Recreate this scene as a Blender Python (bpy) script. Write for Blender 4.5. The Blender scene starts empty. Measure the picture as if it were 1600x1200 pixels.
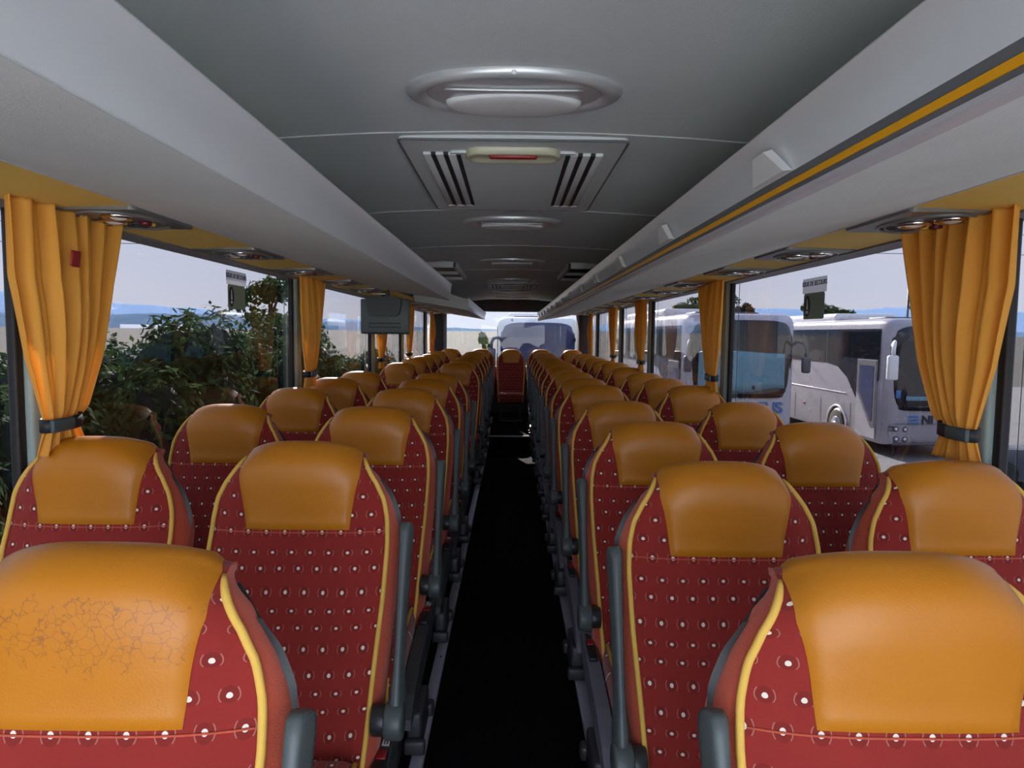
import bpy, bmesh, math, random
from mathutils import Vector, Matrix, Euler
R = random.Random(7)
SC = bpy.context.scene
COL = SC.collection
PI = math.pi
SUN_STRENGTH = 19.0
SKY_STRENGTH = 1.65
TINT = 0.375          # per glass face (two faces per pane)

# ------------------------------------------------------------------ helpers
class MB:
    """collects shapes, then links them as ONE mesh object"""
    def __init__(s):
        s.v = []; s.f = []; s.m = []; s.uv = {}; s.sm = []
    def add(s, verts, faces, mi=0, smooth=True, uvs=None):
        o = len(s.v)
        s.v += [tuple(p) for p in verts]
        for fc in faces:
            s.f.append(tuple(i + o for i in fc)); s.m.append(mi); s.sm.append(smooth)
        if uvs:
            for i, t in enumerate(uvs): s.uv[o + i] = t
        return s
    def bm(s, bm, mi=0, smooth=True, mat=None):
        if mat is not None: bmesh.ops.transform(bm, matrix=mat, verts=bm.verts)
        bm.verts.index_update()
        s.add([v.co[:] for v in bm.verts], [[v.index for v in f.verts] for f in bm.faces], mi, smooth)
        bm.free(); return s
    def box(s, c, size, bev=0.0, mi=0, seg=2, rot=None, smooth=True):
        bm = bmesh.new(); bmesh.ops.create_cube(bm, size=1.0)
        bmesh.ops.scale(bm, vec=size, verts=bm.verts)
        if bev > 0:
            bmesh.ops.bevel(bm, geom=bm.edges[:], offset=min(bev, min(size) * .49), segments=seg, profile=.5, affect='EDGES')
        M = Matrix.Translation(c)
        if rot: M = M @ Euler(rot).to_matrix().to_4x4()
        return s.bm(bm, mi, smooth and bev > 0, M)
    def cyl(s, c, r, h, axis='Z', mi=0, seg=20, r2=None, bev=0.0):
        bm = bmesh.new()
        bmesh.ops.create_cone(bm, cap_ends=True, segments=seg, radius1=r, radius2=r if r2 is None else r2, depth=h)
        if bev > 0:
            ed = [e for e in bm.edges if len(e.link_faces) == 2 and any(len(f.verts) > 4 for f in e.link_faces)]
            bmesh.ops.bevel(bm, geom=ed, offset=bev, segments=2, profile=.5, affect='EDGES')
        rot = {'Z': Matrix.Identity(4), 'X': Matrix.Rotation(PI/2, 4, 'Y'), 'Y': Matrix.Rotation(-PI/2, 4, 'X')}[axis]
        return s.bm(bm, mi, True, Matrix.Translation(c) @ rot)
    def ball(s, c, sc, mi=0, seg=16):
        bm = bmesh.new(); bmesh.ops.create_uvsphere(bm, u_segments=seg, v_segments=max(6, seg//2), radius=1)
        return s.bm(bm, mi, True, Matrix.Translation(c) @ Matrix.Diagonal((sc[0], sc[1], sc[2], 1)))
    def tube(s, pts, r, seg=8, mi=0, closed=False, caps=True):
        pts = [Vector(p) for p in pts]; n = len(pts); rings = []
        prev = None
        for i, p in enumerate(pts):
            a = pts[(i - 1) % n] if (closed or i > 0) else p
            b = pts[(i + 1) % n] if (closed or i < n - 1) else p
            t = (b - a).normalized() if (b - a).length > 1e-9 else Vector((0, 0, 1))
            if prev is None:
                up = Vector((0, 0, 1)) if abs(t.z) < .9 else Vector((1, 0, 0))
                nrm = (up - t * up.dot(t)).normalized()
            else:
                nrm = (prev - t * prev.dot(t)).normalized()
            prev = nrm; bn = t.cross(nrm)
            rr = r[i] if isinstance(r, (list, tuple)) else r
            rings.append([p + (nrm * math.cos(2*PI*k/seg) + bn * math.sin(2*PI*k/seg)) * rr for k in range(seg)])
        V = [q for ring in rings for q in ring]; Fc = []
        m = n if closed else n - 1
        for i in range(m):
            j = (i + 1) % n
            for k in range(seg):
                k2 = (k + 1) % seg
                Fc.append((i*seg+k, i*seg+k2, j*seg+k2, j*seg+k))
        if caps and not closed:
            Fc.append(tuple(range(seg))[::-1]); Fc.append(tuple((n-1)*seg + k for k in range(seg)))
        return s.add(V, Fc, mi, True)
    def grid(s, fn, nu, nv, mi=0, uvfn=None, wrap=False):
        V = []; U = []
        for j in range(nv + 1):
            for i in range(nu + 1):
                u = i / nu; v = j / nv
                V.append(fn(u, v))
                if uvfn: U.append(uvfn(u, v))
        Fc = [(j*(nu+1)+i, j*(nu+1)+i+1, (j+1)*(nu+1)+i+1, (j+1)*(nu+1)+i) for j in range(nv) for i in range(nu)]
        return s.add(V, Fc, mi, True, U if uvfn else None)
    def prism(s, poly, axis, a, b, mi=0, smooth=False, caps=True):
        """polygon in the plane across AXIS, run from a to b. X: (y,z)  Y: (x,z)  Z: (x,y)"""
        def P(p, t):
            return {'X': (t, p[0], p[1]), 'Y': (p[0], t, p[1]), 'Z': (p[0], p[1], t)}[axis]
        n = len(poly)
        V = [P(p, a) for p in poly] + [P(p, b) for p in poly]
        Fc = [(i, (i+1) % n, n + (i+1) % n, n + i) for i in range(n)]
        if caps: Fc += [tuple(range(n))[::-1], tuple(range(n, 2*n))]
        return s.add(V, Fc, mi, smooth)
    def build(s, name, mats, parent=None, auto=None):
        me = bpy.data.meshes.new(name)
        me.from_pydata(s.v, [], s.f); me.update()
        if s.uv:
            ul = me.uv_layers.new(name='UVMap')
            for lp in me.loops: ul.data[lp.index].uv = s.uv.get(lp.vertex_index, (0, 0))
        if not isinstance(mats, (list, tuple)): mats = [mats]
        for m in mats: me.materials.append(m)
        me.polygons.foreach_set('material_index', s.m)
        me.polygons.foreach_set('use_smooth', s.sm)
        bm = bmesh.new(); bm.from_mesh(me); bmesh.ops.recalc_face_normals(bm, faces=bm.faces[:]); bm.to_mesh(me); bm.free()
        if auto is not None:
            me.set_sharp_from_angle(angle=math.radians(auto))
        o = bpy.data.objects.new(name, me); COL.objects.link(o)
        if parent is not None: o.parent = parent
        return o

def tag(o, label, cat, group=None, kind=None):
    o['label'] = label; o['category'] = cat
    if group: o['group'] = group
    if kind: o['kind'] = kind
    return o
def thing(name, label, cat, loc=(0, 0, 0), rz=0, group=None):
    o = bpy.data.objects.new(name, None); COL.objects.link(o); o.empty_display_size = .05
    o.location = loc; o.rotation_euler = (0, 0, rz)
    return tag(o, label, cat, group)
def struct(o):
    o['kind'] = 'structure'; return o
def dup(root, label=None, loc=None, rz=None):
    r = root.copy(); COL.objects.link(r)
    if loc is not None: r.location = loc
    if rz is not None: r.rotation_euler = (0, 0, rz)
    if label: r['label'] = label
    for ch in list(root.children):
        c = ch.copy(); COL.objects.link(c); c.parent = r
        for g in ch.children:
            d = g.copy(); COL.objects.link(d); d.parent = c
    return r
def cr(pts, t):
    """Catmull-Rom through pts (tuples), t in 0..1"""
    n = len(pts) - 1; x = min(max(t, 0), 1) * n; i = min(int(x), n - 1); f = x - i
    p0 = pts[max(i-1, 0)]; p1 = pts[i]; p2 = pts[i+1]; p3 = pts[min(i+2, n)]
    return tuple(.5*((2*b) + (c-a)*f + (2*a-5*b+4*c-d)*f*f + (-a+3*b-3*c+d)*f**3) for a, b, c, d in zip(p0, p1, p2, p3))
def lerp(a, b, t): return a + (b - a) * t
def interp(tab, x):
    if x <= tab[0][0]: return tab[0][1]
    for (a, p), (b, q) in zip(tab, tab[1:]):
        if x <= b: return lerp(p, q, (x - a) / (b - a))
    return tab[-1][1]
def rrect(w, h, r, n=5, cx=0, cy=0):
    out = []
    for (sx, sy, a0) in ((1, 1, 0), (-1, 1, 90), (-1, -1, 180), (1, -1, 270)):
        for k in range(n + 1):
            a = math.radians(a0 + 90 * k / n)
            out.append((cx + sx*(w/2 - r) + r*math.cos(a), cy + sy*(h/2 - r) + r*math.sin(a)))
    return out
ORD = 'zeroth first second third fourth fifth sixth seventh eighth ninth tenth eleventh twelfth thirteenth fourteenth'.split()

# ------------------------------------------------------------------ materials
def srgb(r, g, b):
    f = lambda c: c/12.92 if c <= .04045 else ((c+.055)/1.055)**2.4
    return (f(r/255), f(g/255), f(b/255), 1)
def nmat(name):
    m = bpy.data.materials.new(name); m.use_nodes = True
    nt = m.node_tree; return m, nt, nt.nodes['Principled BSDF'], nt.nodes['Material Output']
def P(name, col, rough=.5, metal=0, nscale=0, namp=0.0, bump=0.0, bscale=None, spec=None, sheen=0, coat=0, trans=0):
    m, nt, b, out = nmat(name)
    b.inputs['Base Color'].default_value = col
    b.inputs['Roughness'].default_value = rough; b.inputs['Metallic'].default_value = metal
    if spec is not None: b.inputs['Specular IOR Level'].default_value = spec
    if sheen: b.inputs['Sheen Weight'].default_value = sheen
    if coat: b.inputs['Coat Weight'].default_value = coat
    if nscale or bump:
        tc = nt.nodes.new('ShaderNodeTexCoord')
    if nscale:
        n = nt.nodes.new('ShaderNodeTexNoise'); n.inputs['Scale'].default_value = nscale; n.inputs['Detail'].default_value = 5
        nt.links.new(tc.outputs['Object'], n.inputs['Vector'])
        mx = nt.nodes.new('ShaderNodeMix'); mx.data_type = 'RGBA'
        nt.links.new(n.outputs['Fac'], mx.inputs['Factor'])
        mx.inputs['A'].default_value = tuple(max(0, c*(1-namp)) for c in col[:3]) + (1,)
        mx.inputs['B'].default_value = tuple(min(1, c*(1+namp)) for c in col[:3]) + (1,)
        nt.links.new(mx.outputs['Result'], b.inputs['Base Color'])
    if bump:
        n2 = nt.nodes.new('ShaderNodeTexNoise'); n2.inputs['Scale'].default_value = bscale or 200; n2.inputs['Detail'].default_value = 3
        nt.links.new(tc.outputs['Object'], n2.inputs['Vector'])
        bp = nt.nodes.new('ShaderNodeBump'); bp.inputs['Strength'].default_value = bump; bp.inputs['Distance'].default_value = .01
        nt.links.new(n2.outputs['Fac'], bp.inputs['Height']); nt.links.new(bp.outputs['Normal'], b.inputs['Normal'])
    return m
def math_(nt, op, a, b=None, c=None):
    n = nt.nodes.new('ShaderNodeMath'); n.operation = op
    for i, x in enumerate((a, b, c)):
        if x is None: continue
        if isinstance(x, (int, float)): n.inputs[i].default_value = x
        else: nt.links.new(x, n.inputs[i])
    return n.outputs[0]
def glass(name, face, rough=0.0, tint=(1, 1, 1)):
    m = bpy.data.materials.new(name); m.use_nodes = True; nt = m.node_tree
    for n in list(nt.nodes):
        if n.type != 'OUTPUT_MATERIAL': nt.nodes.remove(n)
    out = [n for n in nt.nodes if n.type == 'OUTPUT_MATERIAL'][0]
    tr = nt.nodes.new('ShaderNodeBsdfTransparent'); tr.inputs['Color'].default_value = (face*tint[0], face*tint[1], face*tint[2], 1)
    gl = nt.nodes.new('ShaderNodeBsdfGlossy'); gl.inputs['Roughness'].default_value = rough
    fr = nt.nodes.new('ShaderNodeFresnel'); fr.inputs['IOR'].default_value = 1.45
    mx = nt.nodes.new('ShaderNodeMixShader')
    ge = nt.nodes.new('ShaderNodeNewGeometry')
    k = math_(nt, 'MULTIPLY', fr.outputs[0], math_(nt, 'SUBTRACT', 1.0, ge.outputs['Backfacing']))
    nt.links.new(k, mx.inputs[0]); nt.links.new(tr.outputs[0], mx.inputs[1]); nt.links.new(gl.outputs[0], mx.inputs[2])
    nt.links.new(mx.outputs[0], out.inputs[0])
    return m

def fabric_mat():
    m, nt, b, out = nmat('dotted_red_fabric')
    uv = nt.nodes.new('ShaderNodeUVMap'); sp = nt.nodes.new('ShaderNodeSeparateXYZ'); nt.links.new(uv.outputs[0], sp.inputs[0])
    S = .0475
    vv = math_(nt, 'DIVIDE', sp.outputs[1], S); row = math_(nt, 'FLOOR', vv)
    par = math_(nt, 'MULTIPLY', row, .43)
    uu = math_(nt, 'ADD', math_(nt, 'DIVIDE', sp.outputs[0], S), par)
    fx = math_(nt, 'SUBTRACT', math_(nt, 'FRACT', math_(nt, 'ADD', uu, 100)), .5)
    fy = math_(nt, 'SUBTRACT', math_(nt, 'FRACT', vv), .5)
    d = math_(nt, 'SQRT', math_(nt, 'ADD', math_(nt, 'MULTIPLY', fx, fx), math_(nt, 'MULTIPLY', fy, fy)))
    dot = math_(nt, 'LESS_THAN', d, .085)
    ring = math_(nt, 'LESS_THAN', math_(nt, 'ABSOLUTE', math_(nt, 'SUBTRACT', d, .265)), .016)
    side = math_(nt, 'GREATER_THAN', math_(nt, 'ABSOLUTE', fx), math_(nt, 'MULTIPLY', math_(nt, 'ABSOLUTE', fy), 1.1))
    ring = math_(nt, 'MULTIPLY', math_(nt, 'MULTIPLY', ring, side), .22)
    halo = math_(nt, 'MULTIPLY', math_(nt, 'LESS_THAN', d, .235), .28)
    tc = nt.nodes.new('ShaderNodeTexCoord')
    n = nt.nodes.new('ShaderNodeTexNoise'); n.inputs['Scale'].default_value = 9; n.inputs['Detail'].default_value = 4
    nt.links.new(tc.outputs['Object'], n.inputs['Vector'])
    def mix(fac, A, B):
        x = nt.nodes.new('ShaderNodeMix'); x.data_type = 'RGBA'
        for k, val in (('Factor', fac), ('A', A), ('B', B)):
            if isinstance(val, tuple): x.inputs[k].default_value = val
            else: nt.links.new(val, x.inputs[k])
        return x.outputs['Result']
    base = mix(n.outputs['Fac'], FAB_A, FAB_B)
    c = mix(halo, base, (.05, .008, .008, 1))
    c = mix(ring, c, (.75, .55, .42, 1))
    c = mix(dot, c, (.72, .66, .56, 1))
    nt.links.new(c, b.inputs['Base Color'])
    b.inputs['Roughness'].default_value = .85; b.inputs['Specular IOR Level'].default_value = .2
    b.inputs['Sheen Weight'].default_value = .15
    wv = nt.nodes.new('ShaderNodeTexNoise'); wv.inputs['Scale'].default_value = 420
    nt.links.new(tc.outputs['Object'], wv.inputs['Vector'])
    bp = nt.nodes.new('ShaderNodeBump'); bp.inputs['Strength'].default_value = .25; bp.inputs['Distance'].default_value = .002
    nt.links.new(wv.outputs['Fac'], bp.inputs['Height']); nt.links.new(bp.outputs['Normal'], b.inputs['Normal'])
    return m
FAB_A = (.215, .017, .013, 1); FAB_B = (.285, .027, .020, 1)

def leather_mat(name, cracked=False):
    m, nt, b, out = nmat(name)
    tc = nt.nodes.new('ShaderNodeTexCoord')
    n = nt.nodes.new('ShaderNodeTexNoise'); n.inputs['Scale'].default_value = 7; n.inputs['Detail'].default_value = 6
    nt.links.new(tc.outputs['Object'], n.inputs['Vector'])
    x = nt.nodes.new('ShaderNodeMix'); x.data_type = 'RGBA'
    x.inputs['A'].default_value = (.45, .15, .003, 1); x.inputs['B'].default_value = (.53, .20, .010, 1)
    nt.links.new(n.outputs['Fac'], x.inputs['Factor']); col = x.outputs['Result']
    if cracked:
        mp = nt.nodes.new('ShaderNodeMapping'); mp.inputs['Scale'].default_value = (1, 1, 1)
        nt.links.new(tc.outputs['Object'], mp.inputs['Vector'])
        nz = nt.nodes.new('ShaderNodeTexNoise'); nz.inputs['Scale'].default_value = 30; nz.inputs['Detail'].default_value = 4
        nt.links.new(mp.outputs[0], nz.inputs['Vector'])
        ad = nt.nodes.new('ShaderNodeMix'); ad.data_type = 'RGBA'; ad.inputs['Factor'].default_value = .03
        nt.links.new(mp.outputs[0], ad.inputs['A']); nt.links.new(nz.outputs['Color'], ad.inputs['B'])
        vo = nt.nodes.new('ShaderNodeTexVoronoi'); vo.feature = 'DISTANCE_TO_EDGE'; vo.inputs['Scale'].default_value = 75
        nt.links.new(ad.outputs['Result'], vo.inputs['Vector'])
        line = math_(nt, 'LESS_THAN', vo.outputs['Distance'], .035)
        s = nt.nodes.new('ShaderNodeSeparateXYZ'); nt.links.new(tc.outputs['Object'], s.inputs[0])
        # worn patch: a soft ellipse on the pad
        dx = math_(nt, 'DIVIDE', math_(nt, 'SUBTRACT', s.outputs[0], .03), .13)
        dz = math_(nt, 'DIVIDE', math_(nt, 'SUBTRACT', s.outputs[2], 1.045), .05)
        e = math_(nt, 'ADD', math_(nt, 'MULTIPLY', dx, dx), math_(nt, 'MULTIPLY', dz, dz))
        n3 = nt.nodes.new('ShaderNodeTexNoise'); n3.inputs['Scale'].default_value = 38; n3.inputs['Detail'].default_value = 5
        nt.links.new(tc.outputs['Object'], n3.inputs['Vector'])
        e2 = math_(nt, 'ADD', e, math_(nt, 'MULTIPLY', math_(nt, 'SUBTRACT', n3.outputs['Fac'], .5), 5.0))
        msk = math_(nt, 'MULTIPLY', math_(nt, 'LESS_THAN', e2, .75), line)
        y = nt.nodes.new('ShaderNodeMix'); y.data_type = 'RGBA'
        nt.links.new(math_(nt, 'MULTIPLY', msk, .75), y.inputs['Factor'])
        nt.links.new(col, y.inputs['A']); y.inputs['B'].default_value = (.28, .10, .02, 1)
        col = y.outputs['Result']
    nt.links.new(col, b.inputs['Base Color'])
    b.inputs['Roughness'].default_value = .42; b.inputs['Specular IOR Level'].default_value = .45
    g = nt.nodes.new('ShaderNodeTexNoise'); g.inputs['Scale'].default_value = 260; g.inputs['Detail'].default_value = 4
    nt.links.new(tc.outputs['Object'], g.inputs['Vector'])
    bp = nt.nodes.new('ShaderNodeBump'); bp.inputs['Strength'].default_value = .15; bp.inputs['Distance'].default_value = .002
    nt.links.new(g.outputs['Fac'], bp.inputs['Height']); nt.links.new(bp.outputs['Normal'], b.inputs['Normal'])
    return m

def curtain_mat():
    m, nt, b, out = nmat('orange_curtain_cloth')
    b.inputs['Base Color'].default_value = (.90, .52, .10, 1); b.inputs['Roughness'].default_value = .8
    b.inputs['Specular IOR Level'].default_value = .15
    tr = nt.nodes.new('ShaderNodeBsdfTranslucent'); tr.inputs['Color'].default_value = (.95, .55, .10, 1)
    mx = nt.nodes.new('ShaderNodeMixShader'); mx.inputs[0].default_value = .42
    nt.links.new(b.outputs[0], mx.inputs[1]); nt.links.new(tr.outputs[0], mx.inputs[2]); nt.links.new(mx.outputs[0], out.inputs[0])
    tc = nt.nodes.new('ShaderNodeTexCoord'); n = nt.nodes.new('ShaderNodeTexNoise'); n.inputs['Scale'].default_value = 300
    nt.links.new(tc.outputs['Object'], n.inputs['Vector'])
    bp = nt.nodes.new('ShaderNodeBump'); bp.inputs['Strength'].default_value = .2; bp.inputs['Distance'].default_value = .002
    nt.links.new(n.outputs['Fac'], bp.inputs['Height']); nt.links.new(bp.outputs['Normal'], b.inputs['Normal']); nt.links.new(bp.outputs['Normal'], tr.inputs['Normal'])
    return m
def leaf_mat(name, c1, c2, trans=.35):
    m, nt, b, out = nmat(name)
    tc = nt.nodes.new('ShaderNodeTexCoord'); n = nt.nodes.new('ShaderNodeTexNoise'); n.inputs['Scale'].default_value = 3.0
    nt.links.new(tc.outputs['Object'], n.inputs['Vector'])
    r = nt.nodes.new('ShaderNodeMix'); r.data_type = 'RGBA'; r.inputs['A'].default_value = c1; r.inputs['B'].default_value = c2
    cm = nt.nodes.new('ShaderNodeMapRange'); cm.inputs['From Min'].default_value = .35; cm.inputs['From Max'].default_value = .65
    nt.links.new(n.outputs['Fac'], cm.inputs['Value']); nt.links.new(cm.outputs[0], r.inputs['Factor'])
    nt.links.new(r.outputs['Result'], b.inputs['Base Color']); b.inputs['Roughness'].default_value = .75; b.inputs['Specular IOR Level'].default_value = .02
    tr = nt.nodes.new('ShaderNodeBsdfTranslucent'); nt.links.new(r.outputs['Result'], tr.inputs['Color'])
    mx = nt.nodes.new('ShaderNodeMixShader'); mx.inputs[0].default_value = trans
    nt.links.new(b.outputs[0], mx.inputs[1]); nt.links.new(tr.outputs[0], mx.inputs[2]); nt.links.new(mx.outputs[0], out.inputs[0])
    return m
def ground_mat():
    m, nt, b, out = nmat('gravel_lot_and_field')
    g = nt.nodes.new('ShaderNodeNewGeometry'); s = nt.nodes.new('ShaderNodeSeparateXYZ'); nt.links.new(g.outputs['Position'], s.inputs[0])
    n1 = nt.nodes.new('ShaderNodeTexNoise'); n1.inputs['Scale'].default_value = .35; n1.inputs['Detail'].default_value = 8
    nt.links.new(g.outputs['Position'], n1.inputs['Vector'])
    n2 = nt.nodes.new('ShaderNodeTexNoise'); n2.inputs['Scale'].default_value = 14; n2.inputs['Detail'].default_value = 6
    nt.links.new(g.outputs['Position'], n2.inputs['Vector'])
    def mix(f, A, B):
        x = nt.nodes.new('ShaderNodeMix'); x.data_type = 'RGBA'
        for k, val in (('Factor', f), ('A', A), ('B', B)):
            if isinstance(val, tuple): x.inputs[k].default_value = val
            else: nt.links.new(val, x.inputs[k])
        return x.outputs['Result']
    gravel = mix(n2.outputs['Fac'], (.15, .15, .15, 1), (.25, .25, .25, 1))
    n3 = nt.nodes.new('ShaderNodeTexNoise'); n3.inputs['Scale'].default_value = .03; n3.inputs['Detail'].default_value = 6
    mp = nt.nodes.new('ShaderNodeMapping'); mp.inputs['Scale'].default_value = (.25, 1.6, 1)
    nt.links.new(g.outputs['Position'], mp.inputs['Vector']); nt.links.new(mp.outputs[0], n3.inputs['Vector'])
    field = mix(n3.outputs['Fac'], (.075, .072, .062, 1), (.115, .110, .10, 1))
    # lot lies to the +x side and up to y = 40
    wob = math_(nt, 'MULTIPLY', math_(nt, 'SUBTRACT', n1.outputs['Fac'], .5), 3)
    a = math_(nt, 'GREATER_THAN', math_(nt, 'ADD', s.outputs[0], wob), -3.6)
    bb = math_(nt, 'LESS_THAN', math_(nt, 'ADD', s.outputs[1], wob), 44)
    bounce_pale = mix(n2.outputs['Fac'], (.40, .40, .40, 1), (.56, .56, .55, 1))  # unseen ground behind the camera, made paler to bounce light into the cabin
    lot = mix(math_(nt, 'LESS_THAN', math_(nt, 'ADD', s.outputs[1], wob), 0), gravel, bounce_pale)
    col = mix(math_(nt, 'MULTIPLY', a, bb), field, lot)
    nt.links.new(col, b.inputs['Base Color']); b.inputs['Roughness'].default_value = .95; b.inputs['Specular IOR Level'].default_value = .1
    return m

M = {}
M['fabric'] = fabric_mat()
M['leather'] = leather_mat('orange_leather'); M['leather_worn'] = leather_mat('cracked_orange_leather', True)
M['gusset'] = P('salmon_corduroy', (.52, .085, .04, 1), .85, nscale=12, namp=.12, bump=.3, bscale=350, sheen=.2, spec=.2)
M['piping'] = P('yellow_piping', (.72, .45, .09, 1), .75, bump=.2, bscale=500, spec=.2)
M['shell'] = P('grey_seat_shell', (.034, .042, .042, 1), .5, bump=.1, bscale=300)
M['arm'] = P('grey_armrest', (.068, .087, .086, 1), .42, bump=.1, bscale=500)
M['armdark'] = P('dark_pivot', (.02, .022, .024, 1), .4)
M['cover'] = P('lavender_grey_cover', (.16, .165, .20, 1), .45, bump=.08, bscale=400)
M['coverdark'] = P('charcoal_cover', (.045, .052, .055, 1), .45, bump=.08, bscale=400)
M['black'] = P('black_plastic', (.012, .012, .013, 1), .45)
M['red'] = P('red_plastic', (.30, .012, .014, 1), .35)
M['callred'] = P('dark_red_button', (.10, .006, .012, 1), .4)
M['white'] = P('white_plastic', (.78, .79, .77, 1), .4)
M['steel'] = P('dark_steel', (.06, .06, .065, 1), .45, metal=.3)
M['rail'] = P('rail_aluminium', (.50, .50, .58, 1), .4, metal=.3)
M['carpet'] = P('black_carpet', (.006, .006, .0065, 1), .95, nscale=25, namp=.5, bump=.5, bscale=600, spec=.1)
M['ceiling'] = P('grey_ceiling_felt', (.66, .71, .70, 1), .85, nscale=2.5, namp=.10, bump=.15, bscale=260, spec=.15)
M['under'] = P('grey_rack_felt', (.64, .69, .67, 1), .85, nscale=5, namp=.10, bump=.2, bscale=240, spec=.15)
M['silver'] = P('silver_rack_face', (.85, .89, .91, 1), .30, metal=.30, nscale=3, namp=.03)
M['band'] = P('dark_grey_band', (.14, .15, .16, 1), .5)
M['lip'] = P('pale_lip', (.52, .53, .56, 1), .4)
M['stripe'] = P('yellow_stripe', (.88, .42, .005, 1), .45)
M['headyel'] = P('yellow_header_panel', (.74, .51, .12, 1), .65, nscale=6, namp=.06)
M['headgrey'] = P('header_edge_grey', (.22, .22, .23, 1), .5)
M['chrome'] = P('chrome', (.75, .76, .76, 1), .12, metal=1)
M['psu'] = P('grey_console_plastic', (.20, .205, .20, 1), .30, metal=.35)
M['yellowbtn'] = P('yellow_button', (.75, .50, .05, 1), .4)
M['lens'] = P('frosted_lens', (.80, .82, .80, 1), .35)
M['lampring'] = P('satin_silver', (.60, .62, .62, 1), .35, metal=.45)
M['hatch'] = P('hatch_grey', (.66, .70, .69, 1), .6, bump=.06, bscale=300)
M['hatchedge'] = P('pale_hatch_edge', (.55, .58, .57, 1), .5)
M['slot'] = P('dark_slot', (.02, .02, .02, 1), .7)
M['cream'] = P('cream_handle', (.55, .55, .38, 1), .35)
M['curtain'] = curtain_mat()
M['tie'] = P('grey_tieback', (.05, .075, .075, 1), .45)
M['tiedark'] = P('dark_strap', (.012, .015, .016, 1), .55)
M['pillar'] = P('sage_pillar', (.27, .35, .33, 1), .6, bump=.08, bscale=300)
M['rubber'] = P('black_rubber', (.008, .008, .009, 1), .6)
M['wall'] = P('grey_wall_panel', (.22, .24, .24, 1), .7, bump=.1, bscale=200)
M['dark'] = P('dark_brown_trim', (.04, .034, .035, 1), .8, nscale=30, namp=.2)
M['monitor'] = P('sage_monitor_case', (.10, .13, .12, 1), .45, bump=.08, bscale=300)
M['monitord'] = P('dark_monitor_cap', (.045, .055, .052, 1), .4)
M['glass'] = glass('tinted_side_glass', TINT, tint=(1, .985, 1.0))
M['rearglass'] = glass('clear_rear_glass', .43)
M['paint'] = P('white_coach_paint', (.40, .385, .43, 1), .28, coat=.4, nscale=1.5, namp=.03)
M['paintA'] = P('pearl_coach_paint', (.50, .49, .56, 1), .28, coat=.4, nscale=1.5, namp=.03)
M['roofw'] = P('white_roof', (.85, .86, .88, 1), .35)
M['cglass'] = P('dark_coach_glass', (.008, .009, .016, 1), .06, spec=.6)
M['cglassblue'] = P('blue_coach_glass', (.05, .06, .13, 1), .12, spec=.6)
M['visor'] = P('pale_blue_sunshade', (.16, .33, .42, 1), .5)
M['tyre'] = P('tyre', (.015, .015, .016, 1), .8)
M['trimgrey'] = P('coach_trim_grey', (.10, .10, .12, 1), .5)
M['logoblue'] = P('logo_blue', (.06, .20, .50, 1), .4)
M['logodark'] = P('logo_dark', (.02, .025, .05, 1), .4)
M['plateblue'] = P('plate_blue', (.03, .10, .45, 1), .4)
M['cartail'] = P('tail_lamp_red', (.45, .02, .025, 1), .2, coat=.5)
M['carpaint'] = P('silver_blue_car', (.10, .11, .14, 1), .25, metal=.4, coat=.6)
M['ground'] = ground_mat()
M['hillfar'] = P('hazy_blue_hill', (.22, .34, .54, 1), .95, nscale=.004, namp=.10, spec=0)  # aerial haze is painted into the blue base colour
M['hillnear'] = P('blue_green_woods', (.12, .19, .28, 1), .95, nscale=.02, namp=.30, spec=0)  # blue cast is distance haze put into the woods' colour
M['lake'] = P('pale_lake', (.75, .80, .88, 1), .35, spec=.5)
M['leafd'] = leaf_mat('dark_leaves', (.020, .040, .016, 1), (.065, .105, .038, 1))
M['leafl'] = leaf_mat('light_leaves', (.08, .14, .03, 1), (.20, .29, .06, 1), .45)
M['leafr'] = leaf_mat('russet_leaves', (.06, .045, .03, 1), (.12, .08, .05, 1))
M['bushcore'] = P('bush_inside', (.012, .016, .010, 1), .9, nscale=6, namp=.4)  # near-black colour stands for the shade inside the bush
M['bark'] = P('bark', (.05, .04, .03, 1), .9, nscale=14, namp=.3)
M['wire'] = P('grey_wire', (.16, .18, .24, 1), .6)
M['pole'] = P('dark_pole', (.03, .04, .08, 1), .5)
def backlit(m, col, f):
    nt = m.node_tree; b = nt.nodes['Principled BSDF']; out = [n for n in nt.nodes if n.type == 'OUTPUT_MATERIAL'][0]
    tr = nt.nodes.new('ShaderNodeBsdfTranslucent'); tr.inputs['Color'].default_value = col
    mx = nt.nodes.new('ShaderNodeMixShader'); mx.inputs[0].default_value = f
    nt.links.new(b.outputs[0], mx.inputs[1]); nt.links.new(tr.outputs[0], mx.inputs[2]); nt.links.new(mx.outputs[0], out.inputs[0]); return m
M['sticker'] = P('white_paint_plate', (.85, .85, .86, 1), .5)
M['stickerfilm'] = backlit(P('white_sticker_film', (.88, .88, .90, 1), .5), (.95, .95, .97, 1), .6)
M['plaque'] = backlit(P('grey_green_plaque', (.16, .18, .15, 1), .5, nscale=40, namp=.2), (.42, .46, .36, 1), .5)
M['ink'] = P('dark_ink', (.015, .015, .04, 1), .5)

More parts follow.
